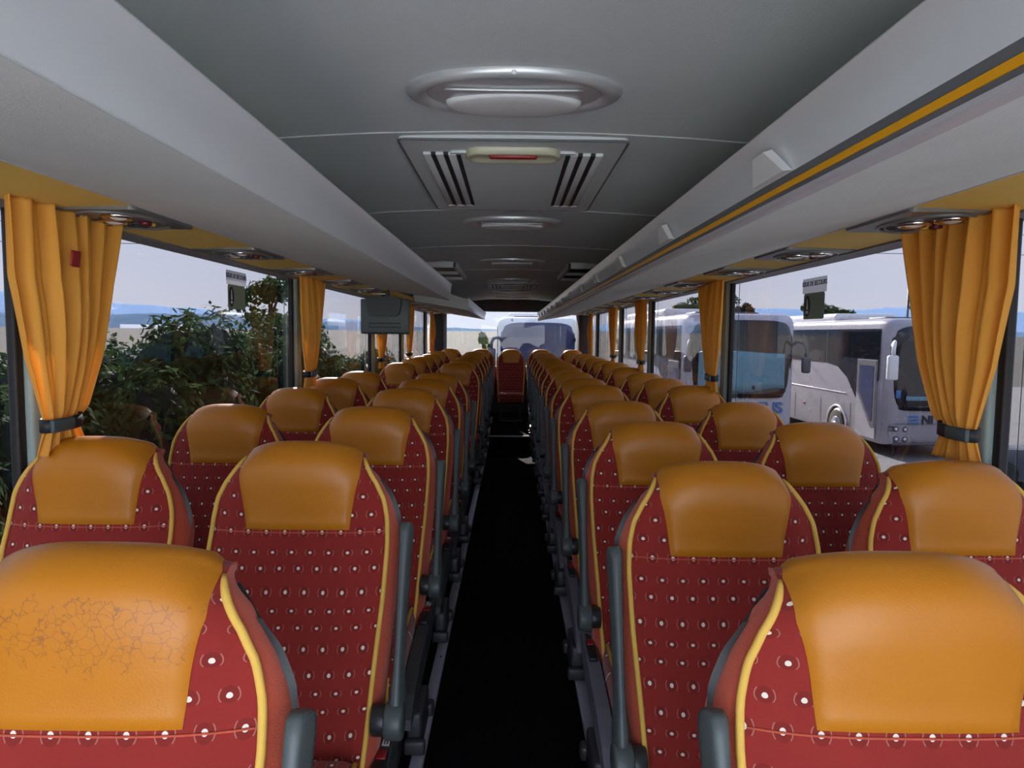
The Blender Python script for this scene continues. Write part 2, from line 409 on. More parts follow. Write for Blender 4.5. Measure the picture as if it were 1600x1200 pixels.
def text_mesh(name, body, size, mat, parent, Mx, extrude=.002, bold=0):
    cu = bpy.data.curves.new(name, 'FONT'); cu.body = body; cu.size = size; cu.extrude = extrude; cu.offset = bold
    cu.align_x = 'CENTER'; cu.align_y = 'CENTER'
    t = bpy.data.objects.new(name + '_src', cu); COL.objects.link(t)
    dg = bpy.context.evaluated_depsgraph_get(); dg.update()
    me = bpy.data.meshes.new_from_object(t.evaluated_get(dg)); me.name = name
    bpy.data.objects.remove(t); bpy.data.curves.remove(cu)
    me.materials.clear(); me.materials.append(mat); me.transform(Mx)
    o = bpy.data.objects.new(name, me); COL.objects.link(o); o.parent = parent
    return o

# ================================================================== THE BUS SHELL
ZC = 1.55                    # camera height above the aisle floor
WX = 1.28                    # side glass plane
HZ = ZC + .314               # underside of the header = top of the glass
SILL = .86
Y0, Y1 = -1.1, 11.7          # front end (windscreen) and rear end
STEP = 8.95; PLAT = .14
# floor
b = MB()
b.box((0, (Y0+STEP)/2, -.05), (.62, STEP-Y0, .10), mi=0)
for sx in (-1, 1):
    b.box((sx*(.305+WX)/2, (Y0+STEP)/2, PLAT/2-.05), (WX-.305, STEP-Y0, PLAT+.1), mi=0)
b.box((0, (STEP+Y1)/2, .05), (2*WX, Y1-STEP, .30), mi=0)
struct(b.build('floor', M['carpet']))
b = MB(); b.box((0, STEP-.012, .195), (.60, .035, .018), .004)
struct(b.build('trim_1', M['rail']))          # bright nosing on the step
# ceiling
def ceil_z(x): return 2.14 - .035*(abs(x)/.8)**2.2 - max(0, abs(x)-.95)*.35
b = MB()
prof = [(-1.34 + 2.68*i/32) for i in range(33)]
poly = [(x, ceil_z(x)) for x in prof] + [(1.34, 2.25), (-1.34, 2.25)]
b.prism(poly, 'Y', Y0, Y1, smooth=True)
struct(b.build('ceiling', M['ceiling'], auto=40))
for k, yy in enumerate((2.03, 3.27, 4.58, 6.25, 7.9, 9.9)):
    b = MB(); b.tube([(x, yy, ceil_z(x)-.0005) for x in [(-.98+1.96*i/20) for i in range(21)]], .0035, 6)
    struct(b.build('trim_%d' % (k+2), M['hatchedge']))
# side walls (below and above the glass)
for nm, sx in (('wall_left', -1), ('wall_right', 1)):
    b = MB()
    b.box((sx*(WX+.083), (Y0+Y1)/2, (SILL+PLAT)/2), (.05, Y1-Y0, SILL-PLAT+.2))
    b.box((sx*(WX+.05), (Y0+Y1)/2, (HZ+2.16)/2), (.06, Y1-Y0, 2.16-HZ))
    struct(b.build(nm, M['wall']))
# rear wall with window opening, front wall with windscreen opening
RWX, RWZ0, RWZ1 = 1.13, 1.02, 1.93
b = MB()
b.box((0, Y1+.03, (RWZ0+0)/2), (2*WX+.1, .06, RWZ0))
b.box((0, Y1+.03, (RWZ1+2.2)/2), (2*WX+.1, .06, 2.2-RWZ1))
for sx in (-1, 1):
    b.box((sx*(RWX+WX+.05)/2, Y1+.03, (RWZ0+RWZ1)/2), (WX+.05-RWX, .06, RWZ1-RWZ0))
b.box((0, Y1-.04, 2.04), (.96, .10, .20), .01)
b.box((0, Y1-.25, RWZ0-.06), (2*RWX, .5, .10), .02)
for sx in (-1, 1):
    b.box((sx*1.19, Y1-.33, 1.42), (.17, .62, 1.0), .03)
struct(b.build('wall_rear', M['dark']))
b = MB(); b.box((0, Y1+.05, (RWZ0+RWZ1)/2), (2*RWX, .006, RWZ1-RWZ0))
struct(b.build('window_11', M['rearglass']))
b = MB()
b.box((0, Y0-.03, .06), (2*WX+.1, .06, .26)); b.box((0, Y0-.03, 2.19), (2*WX+.1, .06, .12))
for sx in (-1, 1): b.box((sx*1.27, Y0-.03, 1.3), (.12, .06, 1.7))
struct(b.build('wall_front', M['wall']))
# pillars, rubber seals, panes
PIL = (1.76, 3.99, 6.20, 7.90, 10.10)
k = 8
for sx in (-1, 1):
    for yy in PIL:
        b = MB()
        b.box((sx*(WX+.006), yy+.070, (SILL+HZ)/2), (.044, .085, HZ-SILL), .010, 0)
        b.box((sx*(WX+.016), yy+.014, (SILL+HZ)/2), (.026, .030, HZ-SILL), .006, 1)
        struct(b.build('trim_%d' % k, [M['pillar'], M['rubber']])); k += 1
n = 1
for sx in (-1, 1):
    ed = (Y0,) + PIL + (11.05,)
    for a, c in zip(ed, ed[1:]):
        b = MB(); b.box((sx*(WX+.050), (a+c)/2, (SILL+HZ)/2), (.006, c-a-.004, HZ-SILL))
        if n == 11: n = 12
        struct(b.build('window_%d' % n, M['glass'])); n += 1
# yellow header panels above the windows, with edge strips
for sx in (-1, 1):
    b = MB()
    b.prism([(sx*.985, ZC+.325), (sx*1.25, HZ+.002), (sx*1.25, HZ+.03), (sx*.985, ZC+.355)], 'Y', Y0, Y1-.3, 0)
    b.prism([(sx*1.245, HZ-.004), (sx*1.325, HZ-.006), (sx*1.325, HZ+.03), (sx*1.245, HZ+.03)], 'Y', Y0, Y1-.3, 1)
    struct(b.build('trim_%d' % k, [M['headyel'], M['headgrey']])); k += 1

# ================================================================== LUGGAGE RACKS
def rack(label, sx, ya, yb, stripe, brackets, endcap):
    t = thing('luggage_rack', label, 'luggage rack', (sx*.72, ya, ZC))
    X = lambda x: sx*x - sx*.72
    Z = lambda z: z
    L = yb - ya
    tz, fz = .352, (.264 if stripe else .240)
    # rolled top edge + slightly hollow face
    face = [(.446, fz), (.449, fz+.03), (.447, fz+.055), (.438, tz-.012), (.430, tz), (.436, tz+.007), (.446, tz+.004), (.454, tz-.02), (.462, fz+.04), (.460, fz)]
    b = MB(); b.prism([(X(x), Z(z)) for x, z in face], 'Y', 0, L, smooth=True)
    b.build('face_panel', M['silver'], t, auto=50)
    if stripe:
        b = MB(); b.prism([(X(.4455), .264), (X(.4525), .235), (X(.475), .235), (X(.475), .264)], 'Y', 0, L)
        b.build('band', M['band'], t)
        b = MB(); b.prism([(X(.4465), .2515), (X(.449), .2425), (X(.455), .2425), (X(.455), .2515)], 'Y', 0, L)
        b.build('yellow_stripe', M['stripe'], t)
        b = MB(); b.prism([(X(.4505), .235), (X(.4515), .229), (X(.456), .226), (X(.476), .227), (X(.476), .236)], 'Y', 0, L)
        b.build('lip', M['lip'], t)
        z0 = .227
    else:
        z0 = .236
    und = [(.448 if not stripe else .456, z0), (.62, z0+.03), (.80, z0+.058), (.985, .322), (1.0, .33), (1.0, .345), (.80, z0+.08), (.60, z0+.05), (.47, z0+.022)]
    if not stripe:
        und[0] = (.449, z0+.002)
    b = MB(); b.prism([(X(x), z) for x, z in und], 'Y', 0, L, smooth=True)
    b.build('underside', M['under'], t, auto=35)
    b = MB(); b.prism([(X(.968), .317), (X(1.0), .326), (X(1.0), .332), (X(.968), .323)], 'Y', 0, L)
    b.build('outer_edge', M['lip'], t)
    for y in brackets:
        q = MB(); yy = y - ya
        # wedge handle: pale triangular cheek standing off the face
        V = [(X(.4462), yy-.085, .266), (X(.4462), yy+.055, .266), (X(.438), yy+.045, .318), (X(.440), yy-.01, .318),
             (X(.4325), yy+.055, .266), (X(.4265), yy+.045, .314), (X(.4265), yy-.005, .314), (X(.4325), yy-.080, .266)]
        q.add(V, [(0, 1, 4, 7), (7, 4, 5, 6), (3, 2, 5, 6), (0, 3, 6, 7), (1, 2, 5, 4), (0, 1, 2, 3)], 0, False)
        q.build('bracket', M['white'], t)
    for yy, on in ((0, endcap[0]), (L, endcap[1])):
        if not on: continue
        q = MB()
        pr = [(.436, tz-.002), (.447, fz+.02), (.452, z0+.002), (.62, z0+.03), (.80, z0+.058), (1.0, .325), (1.0, .42), (.86, .435), (.70, .44), (.58, .385), (.50, .36)]
        q.prism([(X(x), z) for x, z in pr], 'Y', yy-.012, yy+.012)
        q.build('end_cap', M['hatchedge'] if on == 1 else M['under'], t)
    return t
rack('silver edged luggage rack over the hedge-side seats, ending ahead of the folded monitor', -1, Y0+.05, 4.95, False, [], (0, 2))
rack('short silver luggage rack behind the folded monitor, running to the rear window', -1, 6.95, Y1-.1, False, [], (1, 0))
rack('long silver luggage rack with yellow stripe over the seats facing the parked coaches', 1, Y0+.05, Y1-.1, True, [1.19+.785*i for i in range(13)], (0, 0))

# ================================================================== SERVICE CONSOLES (lamps + call button)
def make_console():
    t = thing('reading_light_console', 'x', 'reading light console', (0, 0, 0), 0, 'reading light consoles above the windows')
    b = MB()
    b.prism(rrect(.262, .34, .02, 4), 'Z', -.003, .010)
    ring = [(.105*math.cos(a)+.012, .15*math.sin(a)*(1.0 if math.sin(a) > 0 else .95)) for a in [2*PI*i/40 for i in range(40)]]
    b.tube([(x, y, -.003) for x, y in ring], .006, 8, closed=True)
    inner = [(.088*math.cos(a)+.012, .132*math.sin(a)) for a in [2*PI*i/40 for i in range(40)]]
    b.tube([(x, y, -.003) for x, y in inner], .004, 6, closed=True)
    b.build('housing', M['psu'], t, auto=40)
    for (x, y) in ((.035, -.075), (-.020, .0)):
        q = MB(); q.tube([(x+.036*math.cos(a), y+.036*math.sin(a), -.007) for a in [2*PI*i/24 for i in range(24)]], .007, 8, closed=True)
        q.cyl((x, y, -.005), .034, .006)
        o = q.build('reading_lamp', M['chrome'], t)
        q = MB(); q.ball((x, y, -.006), (.026, .026, .010)); q.build('lens', M['lens'], o)
    q = MB(); q.cyl((.055, .025, -.008), .017, .014, bev=.004); q.build('call_button', M['callred'], t)
    q = MB(); q.cyl((.05, .062, -.006), .014, .010, bev=.003); q.build('lamp_button', M['yellowbtn'], t)
    q = MB()
    for r in (.046, .036, .026, .016): q.tube([(-.01+r*math.cos(a), .095+r*math.sin(a), -.004) for a in [2*PI*i/24 for i in range(24)]], .0028, 6, closed=True)
    q.build('speaker_grille', M['steel'], t)
    return t
def side_word(sx): return 'hedge-side' if sx < 0 else 'coach-side'
ROW_L = [1.75, 2.60, 3.42, 4.18, 4.92, 6.75, 7.62, 8.5, 9.35, 10.1]
ROW_R = [1.62, 2.38, 3.12, 4.02, 4.74, 5.50, 6.25, 7.05, 7.85, 8.62, 9.35, 10.1]
proto = make_console(); first = True
for sx, rows in ((-1, ROW_L), (1, ROW_R)):
    for i, y in enumerate(rows):
        c = proto if first else dup(proto); first = False
        # the console mesh is drawn for the coach side; turn it for the hedge side
        c.location = (sx*1.118, y + (.22 if sx < 0 else .26), ZC+.3165)
        c.scale = (sx*-1.0 if sx < 0 else 1.0, 1, 1)
        c['label'] = 'grey console with two reading lamps above the %s windows, %s from the front' % (side_word(sx), ORD[i+1])

# ================================================================== CEILING FITTINGS
def make_lamp():
    t = thing('ceiling_lamp', 'x', 'ceiling lamp', (0, 0, 0), 0, 'oval ceiling lamps down the aisle')
    A, B = .262, .150
    el = lambda a, s, z: (A*s*math.cos(a), B*s*math.sin(a), z)
    b = MB(); N = 56
    rows = [(1.0, .0), (1.0, -.008), (.97, -.017), (.90, -.022), (.84, -.018), (.80, -.010), (.78, .004)]
    b.add([el(2*PI*i/N, s, z) for s, z in rows for i in range(N)],
          [(r*N+i, r*N+(i+1) % N, (r+1)*N+(i+1) % N, (r+1)*N+i) for r in range(len(rows)-1) for i in range(N)])
    b.build('rim', M['lampring'], t)
    q = MB()
    dome = lambda s_: -.012 - .016*(1-(s_/.80)**2)
    rows = [.80, .70, .58, .44, .28, .12]
    q.add([el(2*PI*i/N, s_, dome(s_)) for s_ in rows for i in range(N)] + [(0, 0, dome(0))],
          [(r*N+i, r*N+(i+1) % N, (r+1)*N+(i+1) % N, (r+1)*N+i) for r in range(5) for i in range(N)] + [(5*N+i, 5*N+(i+1) % N, 6*N) for i in range(N)])
    q.tube([(A*.62*x, -.060 - .012*(1-x*x), -.026+.006*abs(x)**2) for x in [(-1+2*i/16) for i in range(17)]], .0035, 6)
    q.build('reflector', M['lampring'], t)
    q = MB()
    rows = [(1.0, -.016), (.98, -.028), (.90, -.031), (.5, -.033), (.02, -.034)]
    q.add([(A*.64*k*math.cos(2*PI*i/N), .035+B*.56*k*math.sin(2*PI*i/N), z) for k, z in rows for i in range(N)],
          [(r*N+i, r*N+(i+1) % N, (r+1)*N+(i+1) % N, (r+1)*N+i) for r in range(4) for i in range(N)])
    q.build('diffuser', M['lens'], t)
    q = MB(); q.box((0, -.142, -.012), (.012, .016, .012), .003); q.build('catch', M['lens'], t)
    return t
lp = make_lamp()
for i, y in enumerate((1.69, 3.60, 5.50, 7.40, 9.20, 10.95)):
    c = lp if i == 0 else dup(lp)
    c.location = (0, y, ceil_z(0)-.001)
    c['label'] = 'oval silver ceiling lamp with frosted lens over the aisle, %s from the front' % ORD[i+1]

def make_hatch(label, y, ln, w):
    z = ceil_z(0)
    t = thing('roof_hatch', label, 'roof hatch', (0, y, z-.004))
    b = MB()
    pl = rrect(2*w, ln, .02, 3)
    b.prism(pl, 'Z', -.012, .01)
    b.build('hatch_panel', M['hatch'], t)
    b = MB(); b.tube([(x, yy, -.011) for x, yy in rrect(2*w, ln, .02, 3)], .004, 6, closed=True); b.build('seal', M['band'], t)
    for sx in (-1, 1):
        for j in range(3):
            q = MB(); x = sx*(w*.62 + j*.040 - .02)
            q.box((x, -.015, -.0165), (.026, ln*.74, .012), .004)
            o = q.build('vent_louvre', M['hatch'], t)
            q = MB(); q.box((x-sx*.020, -.015, -.0175), (.014, ln*.74, .010)); q.build('slot', M['slot'], o)
            q = MB(); q.box((x-sx*.006, ln*.365, -.019), (.03, .03, .014), .004); q.build('louvre_end', M['hatchedge'], o)
    q = MB(); q.prism(rrect(w*1.16, ln*.80, .015, 3, 0, .0), 'Z', -.020, -.010); q.build('inner_panel', M['ceiling'], t)
    return t
h = make_hatch('grey roof hatch with slatted vents and a red emergency lever', 2.63, 1.13, .345)
q = MB()
N = 40
def stad(s, z):
    return [((.10*(1 if math.cos(a) > 0 else -1) + .045*s*math.cos(a))*1.0, -.43 + .056*s*math.sin(a), z) for a in [2*PI*(i+.5)/N for i in range(N)]]
rows = [stad(1.15, -.012), stad(1.12, -.030), stad(.95, -.034), stad(.80, -.030), stad(.62, -.0235)]
q.add([p for r in rows for p in r], [(r*N+i, r*N+(i+1) % N, (r+1)*N+(i+1) % N, (r+1)*N+i) for r in range(4) for i in range(N)] + [tuple(4*N+i for i in range(N))])
o = q.build('handle_bowl', M['cream'], h)
q = MB(); q.box((0, -.468, -.034), (.150, .020, .016), .006); q.build('emergency_lever', M['red'], o)
make_hatch('small roof hatch with slatted vents over the rear seat rows', 8.3, .70, .30)
for sx in (-1, 1):
    t = thing('air_return_grille', 'dark rectangular air grille in the ceiling by the %s rack' % ('hedge-side' if sx < 0 else 'yellow striped'), 'ceiling vent', (sx*.63, 6.1, 2.115))
    b = MB()
    for (x, y, w, l) in ((-.17, 0, .03, 1.25), (.17, 0, .03, 1.25), (0, -.61, .37, .03), (0, .61, .37, .03), (0, 0, .34, .02)):
        b.box((x, y, -.015), (w, l, .05), .006)
    b.build('frame', M['hatch'], t)
    b = MB(); b.box((0, 0, -.005), (.33, 1.2, .02)); b.build('grille', M['slot'] if sx > 0 else M['band'], t)
t = thing('ceiling_fitting', 'small white rounded fitting on the ceiling above the yellow striped rack', 'ceiling fitting', (.722, 1.19, 2.105))
b = MB(); b.ball((0, 0, -.004), (.020, .036, .022)); b.build('cap', M['white'], t)
b = MB(); b.cyl((0, 0, .006), .022, .008); b.build('base', M['hatch'], t)

# ================================================================== SEATS
# local frame: x across, y away from the camera (0 = crest of the headrest), z above the platform
PRO = [(-.285, .36), (-.240, .46), (-.182, .60), (-.112, .75), (-.070, .87), (-.058, .94), (-.060, 1.00), (-.062, 1.05), (-.052, 1.095), (-.024, 1.122), (.010, 1.130), (.048, 1.114)]
HW = [(.36, .202), (.46, .209), (.60, .216), (.75, .225), (.87, .229), (.94, .225), (1.00, .214), (1.05, .196), (1.095, .174), (1.13, .152)]
def prof_at(v): return cr(PRO, v)
def back_pt(u, v, push=0.0):
    """u -1..1 across the dotted face, v 0..1 up the profile and over the crest"""
    y, z = prof_at(v)
    hw = interp(HW, z) if v < .84 else lerp(.158, .148, (v-.84)/.16)
    # tangent / outward normal in the yz plane
    y2, z2 = prof_at(min(1, v+.01)); y1, z1 = prof_at(max(0, v-.01))
    ty, tz = y2-y1, z2-z1; l = math.hypot(ty, tz) or 1
    ny, nz = -tz/l, ty/l
    au = abs(u)
    wrap = (.020 + .030*min(1, max(0, (z-.85)/.2))) * au**3.2 - .010*math.sin(PI*min(1, au*1.05))*(.5 if z < .9 else 0)
    x = hw*u
    dz = -.034*au**3*min(1, max(0, (z-.98)/.12))
    return (x, y - ny*wrap*0 + wrap*.9 + ny*push, z + nz*push + dz)
ARC = [0.0]
for i in range(1, 101):
    a = prof_at((i-1)/100); c = prof_at(i/100); ARC.append(ARC[-1] + math.hypot(a[0]-c[0], a[1]-c[1]))
def arc(v): return ARC[int(round(min(max(v, 0), 1)*100))]
def v_of_z(zt):
    for i in range(101):
        if prof_at(i/100)[1] >= zt: return i/100
    return 1
def make_seat(name, kind, sgn, pad_mat='leather'):
    """kind: aisle | window | rear ; sgn = side of the aisle as seen by the seat (+1: aisle on +x)"""
    t = thing(name, 'x', 'bus seat')
    NU, NV = 20, 40
    b = MB(); b.grid(lambda u, v: back_pt(2*u-1, v), NU, NV, 0, lambda u, v: (interp(HW, min(prof_at(v)[1], 1.09))*(2*u-1)*1.0 + .024*0, arc(v)))
    b.build('backrest', M['fabric'], t)
    # leather pad: rounded trapezoid lying on the face
    v0 = v_of_z(.912); v1 = .985
    def pad(u, v, push):
        vv = lerp(v0, v1, v)
        z = prof_at(vv)[1]; hw = interp(HW, z) if vv < .84 else lerp(.158, .148, (vv-.84)/.16)
        w = interp([(0, .132), (.12, .138), (.45, .156), (.75, .152), (1, .136)], v)
        x = (2*u-1)*w/hw
        e = min(u, 1-u)*2*w; f = min(v, 1-v*.999)*.3
        k = min(1, max(0, min(e, f)/.012))
        return back_pt(x, vv, push*math.sqrt(max(0, k*(2-k))) + .0008)
    b = MB(); b.grid(lambda u, v: pad(u, v, .008), 26, 34); b.build('headrest_pad', M[pad_mat], t)
    # seam below the pad
    b = MB(); b.tube([back_pt(-.96+1.92*i/20, v_of_z(.904), .001) for i in range(21)], .0016, 5); b.build('seam', M['gusset'], t)
    # piping down each edge of the face
    for s in (-1, 1):
        pts = [back_pt(s*1.0, .02+.80*i/36, .004) for i in range(37)]
        b = MB(); b.tube(pts, [.0062]*34+[.0055, .0045, .003], 8); b.build('piping', M['piping'], t)
    # side gusset (both sides and over the crest) running back to the shell
    def gus(s):
        def fn(u, v):
            x, y, z = back_pt(s, v*.965)
            low = min(1, max(0, (1.02-z)/.16)); low = low*low*(3-2*low)
            dep = lerp(.050, .088, low)
            bul = lerp(.008, .026, low)*min(1, max(.15, (1.12-z)/.10))
            tuck = min(1, max(0, (z-1.045)/.05)); tuck = tuck*tuck*(3-2*tuck)
            return (x + s*bul*math.sin(PI*min(1, u*1.15)*.62) - s*tuck*.010*u*u, lerp(y + dep*u, min(y + dep*u, .072), tuck), z - .006*u - tuck*.012*u*u)
        return fn
    b = MB()
    for s in (-1, 1): b.grid(gus(s), 8, 36)
    b.grid(lambda u, v: (lerp(back_pt(-1, .965)[0], back_pt(1, .965)[0], u), lerp(back_pt(0, 1)[1], .074, v), back_pt(2*u-1, 1)[2]-.035*v), 10, 3)
    b.build('side_gusset', M['gusset'], t)
    # plastic back shell: wraps the back, its ears show beside the headrest
    vt = v_of_z(1.05)
    def sh(u, v):
        s = 2*u-1; vv = v*vt
        x, y, z = back_pt(1, vv)
        ear = min(1, max(0, (z-.80)/.10))*min(1, max(0, (1.055-z)/.12))
        hw = x + .010 + .018*ear
        k = abs(s)**4
        return (hw*s, prof_at(vv)[0] + lerp(.135, .078, k), z)
    b = MB(); b.grid(sh, 22, 30)
    b.grid(lambda u, v: Vector(sh(u, 1)).lerp(Vector(((2*u-1)*(.160), .068, 1.062)), v), 22, 3)
    for s, uu in ((-1, 0.0), (1, 1.0)):
        b.grid(lambda u, v, s=s, uu=uu: Vector(sh(uu, v)).lerp(Vector(back_pt(s*.96, v*vt)) + Vector((0, .045, 0)), u), 3, 30)
    b.build('back_shell', M['shell'], t)
    # cushion
    b = MB()
    bm = bmesh.new(); bmesh.ops.create_cube(bm, size=1.0); bmesh.ops.scale(bm, vec=(.43, .46, .15), verts=bm.verts)
    bmesh.ops.bevel(bm, geom=bm.edges[:], offset=.045, segments=4, profile=.5, affect='EDGES')
    for vtx in bm.verts:
        if vtx.co.z > 0: vtx.co.z += .012*math.cos(vtx.co.x*6) - .03*(vtx.co.y+.0)*.6
    b.bm(bm, 0, True, Matrix.Translation((0, -.50, .375)))
    b.uv = {i: (p[0], p[1]*.9 + p[2]) for i, p in enumerate(b.v)}
    b.build('seat_cushion', M['fabric'], t)
    for s in (-1, 1):
        b = MB(); b.tube([(s*.2, -.30, .442), (s*.202, -.45, .446), (s*.202, -.60, .447), (s*.196, -.695, .437), (s*.19, -.725, .40), (s*.19, -.73, .33)], .006, 8)
        b.build('cushion_piping', M['piping'], t)
    # pedestal under the seat, with a foot clamped to the rail
    b = MB()
    b.box((0, -.47, .28), (.40, .40, .03), .006)
    b.box((0, -.47, .02), (.38, .36, .035), .006)
    for s in (-1, 1): b.box((s*.165, -.42, .15), (.028, .20, .27), .008)
    b.build('pedestal', M['steel'], t)
    if kind == 'aisle':
        A = sgn
        # raised armrest, parallel to the backrest
        b = MB()
        secs = []
        path = [(-.200, .500, .016, .034), (-.185, .545, .017, .036), (-.165, .60, .0125, .030), (-.145, .655, .0115, .029), (-.107, .75, .0125, .030), (-.065, .855, .0145, .031), (-.047, .905, .0165, .032), (-.041, .925, .0165, .028), (-.038, .933, .012, .02)]
        for (y, z, hx, hy) in path:
            ring = []
            for k in range(16):
                a = 2*PI*k/16
                cx = math.copysign(abs(math.cos(a))**.55, math.cos(a)); cy = math.copysign(abs(math.sin(a))**.6, math.sin(a))
                if cy < 0: cx *= .72     # narrower towards the sitter's side
                ring.append((A*(.276 if A > 0 else .262) + hx*cx*1.15, y + hy*cy*.93, z - hy*cy*.36))
            secs.append(ring)
        V = [p for r in secs for p in r]
        b.add(V, [(r*16+k, r*16+(k+1) % 16, (r+1)*16+(k+1) % 16, (r+1)*16+k) for r in range(len(secs)-1) for k in range(16)] + [tuple(range(16))[::-1], tuple((len(secs)-1)*16+k for k in range(16))])
        b.cyl((A*(.274 if A > 0 else .262), -.212, .495), .044, .044, 'X', bev=.008, seg=28)
        arm = b.build('armrest', M['arm'], t, auto=60)
        b = MB(); b.cyl((A*(.238 if A > 0 else .228), -.210, .495), .036, .034, 'X', bev=.004); b.build('pivot', M['armdark'], arm)
        # side cover along the cushion with belt buckle
        x0 = .222
        poly = [(-.08, .365), (-.10, .392), (-.17, .398), (-.32, .385), (-.52, .36), (-.66, .325), (-.73, .285), (-.745, .262), (-.70, .262), (-.58, .27), (-.40, .285), (-.22, .305), (-.12, .33)]
        b = MB(); b.prism(poly, 'X', A*x0, A*(x0+.040), smooth=False)
        bmc = b.build('side_cover', M['cover'] if A < 0 else M['coverdark'], t)
        q = MB(); q.box((A*(x0+.02), -.245, .396), (.028, .12, .014), .004, rot=(.06, 0, 0)); q.build('buckle_socket', M['black'], bmc)
        q = MB(); q.box((A*(x0+.02), -.205, .402), (.024, .034, .012), .003, rot=(.06, 0, 0)); q.build('buckle_button', M['red'], bmc)
        q = MB()
        for (dx, dy, w, l) in ((-.007, -.012, .003, .016), (.0, -.012, .003, .018), (.007, -.012, .003, .012), (0, -.024, .018, .003), (-.004, .0, .010, .004)):
            q.box((A*(x0+.02)+dx, -.145+dy+.012, .3985), (w, l, .003))
        q.build('pictogram', M['white' if A > 0 else 'black'], bmc)
        # clamp foot over the rail
        b = MB()
        b.box((A*.232, -.36, .08), (.05, .20, .13), .012); b.box((A*.236, -.24, .042), (.075, .05, .05), .01); b.box((A*.236, -.475, .040), (.07, .03, .05), .008)
        b.build('rail_clamp', M['steel'], t)
        b = MB(); b.box((A*.205, -.19, .27), (.06, .06, .022), .006); b.build('hinge_cap', M['white'], t)
    return t
# seat rows: (y of the headrest crest, z of the crest above the aisle floor)
SL = [(.885, 1.266), (1.77, 1.263), (2.64, 1.262), (3.46, 1.266), (4.22, 1.265), (4.93, 1.263), (6.72, 1.258), (7.62, 1.262), (8.42, 1.263), (9.22, 1.270), (10.0, 1.285)]
SR = [(.91, 1.256), (1.63, 1.246), (2.39, 1.246), (3.14, 1.246), (4.03, 1.253), (4.74, 1.247), (5.50, 1.248), (6.26, 1.250), (7.05, 1.262), (7.82, 1.255), (8.60, 1.255), (9.35, 1.258), (10.06, 1.270)]
def put(seat, x, y, ztop, label, group):
    z0 = PLAT if y < STEP+.4 else .20
    seat.location = (x, y-.005, z0); seat.scale = (seat.scale.x, 1, (ztop - z0 - .007)/1.131)
    seat['label'] = label; seat['group'] = group
pa = {}
for sx, rows in ((-1, SL), (1, SR)):
    sd = side_word(sx)
    aisle = make_seat('bus_seat', 'aisle', -sx)
    wind = make_seat('bus_seat', 'window', -sx)
    for i, (y, zt) in enumerate(rows):
        s = aisle if i == 0 else dup(aisle)
        put(s, (-.543 if sx < 0 else .514 if i else .536), y, zt, 'red dotted aisle seat with orange headrest on the %s, %s row' % ('hedge side' if sx < 0 else 'parked coach side', ORD[i+1]), 'aisle seats on the ' + sd)
        if i == 0: continue
        s = wind if i == 1 else dup(wind)
        s.scale.x = .94; put(s, -1.098 if sx < 0 else 1.088, y+(.02 if i % 2 else -.01), zt+(.004 if i % 3 else -.002), 'red dotted seat with orange headrest next to the %s window, %s row' % (sd, ORD[i+1]), 'window seats on the ' + sd)
    pa[sx] = aisle
# the first seat has a cracked pad
worn = [c for c in pa[-1].children if c.name.startswith('headrest_pad')][0]
worn.data = worn.data.copy(); worn.data.materials[0] = M['leather_worn']
pa[-1]['label'] = 'front aisle seat with cracked orange leather headrest on the hedge side of the bus'
back = make_seat('bus_seat', 'rear', 1)
for i, (x, w) in enumerate(((0, 'centre seat of the back row facing down the aisle, orange headrest and red cloth'),
                            (-.485, 'back row seat between the centre seat and the hedge-side corner'),
                            (-.985, 'back row seat in the hedge-side corner under the rear window'),
                            (.485, 'back row seat between the centre seat and the coach-side corner'),
                            (.985, 'back row seat in the coach-side corner under the rear window'))):
    s = back if i == 0 else dup(back)
    put(s, x, 10.95, 1.305, w, 'back row seats'); s.scale.x = .93

# seat rails
for sx in (-1, 1):
    t = thing('seat_rail', 'pale aluminium floor rail along the %s of the aisle' % ('hedge side' if sx < 0 else 'parked coach side'), 'rail', (sx*.297, Y0, 0))
    b = MB(); b.box((0, (STEP-Y0)/2, PLAT-.005), (.042, STEP-Y0-.02, .030), .004); b.build('rail_bar', M['rail'], t)
    b = MB(); b.box((0, (STEP+Y1)/2-Y0-.4, .215), (.030, Y1-STEP-1.0, .030), .004); b.build('rear_rail_bar', M['rail'], t)
    for i in range(12):
        q = MB(); q.cyl((-sx*.006, .75+i*.8, PLAT+.011), .005, .004, seg=10); q.build('bolt', M['steel'], t)

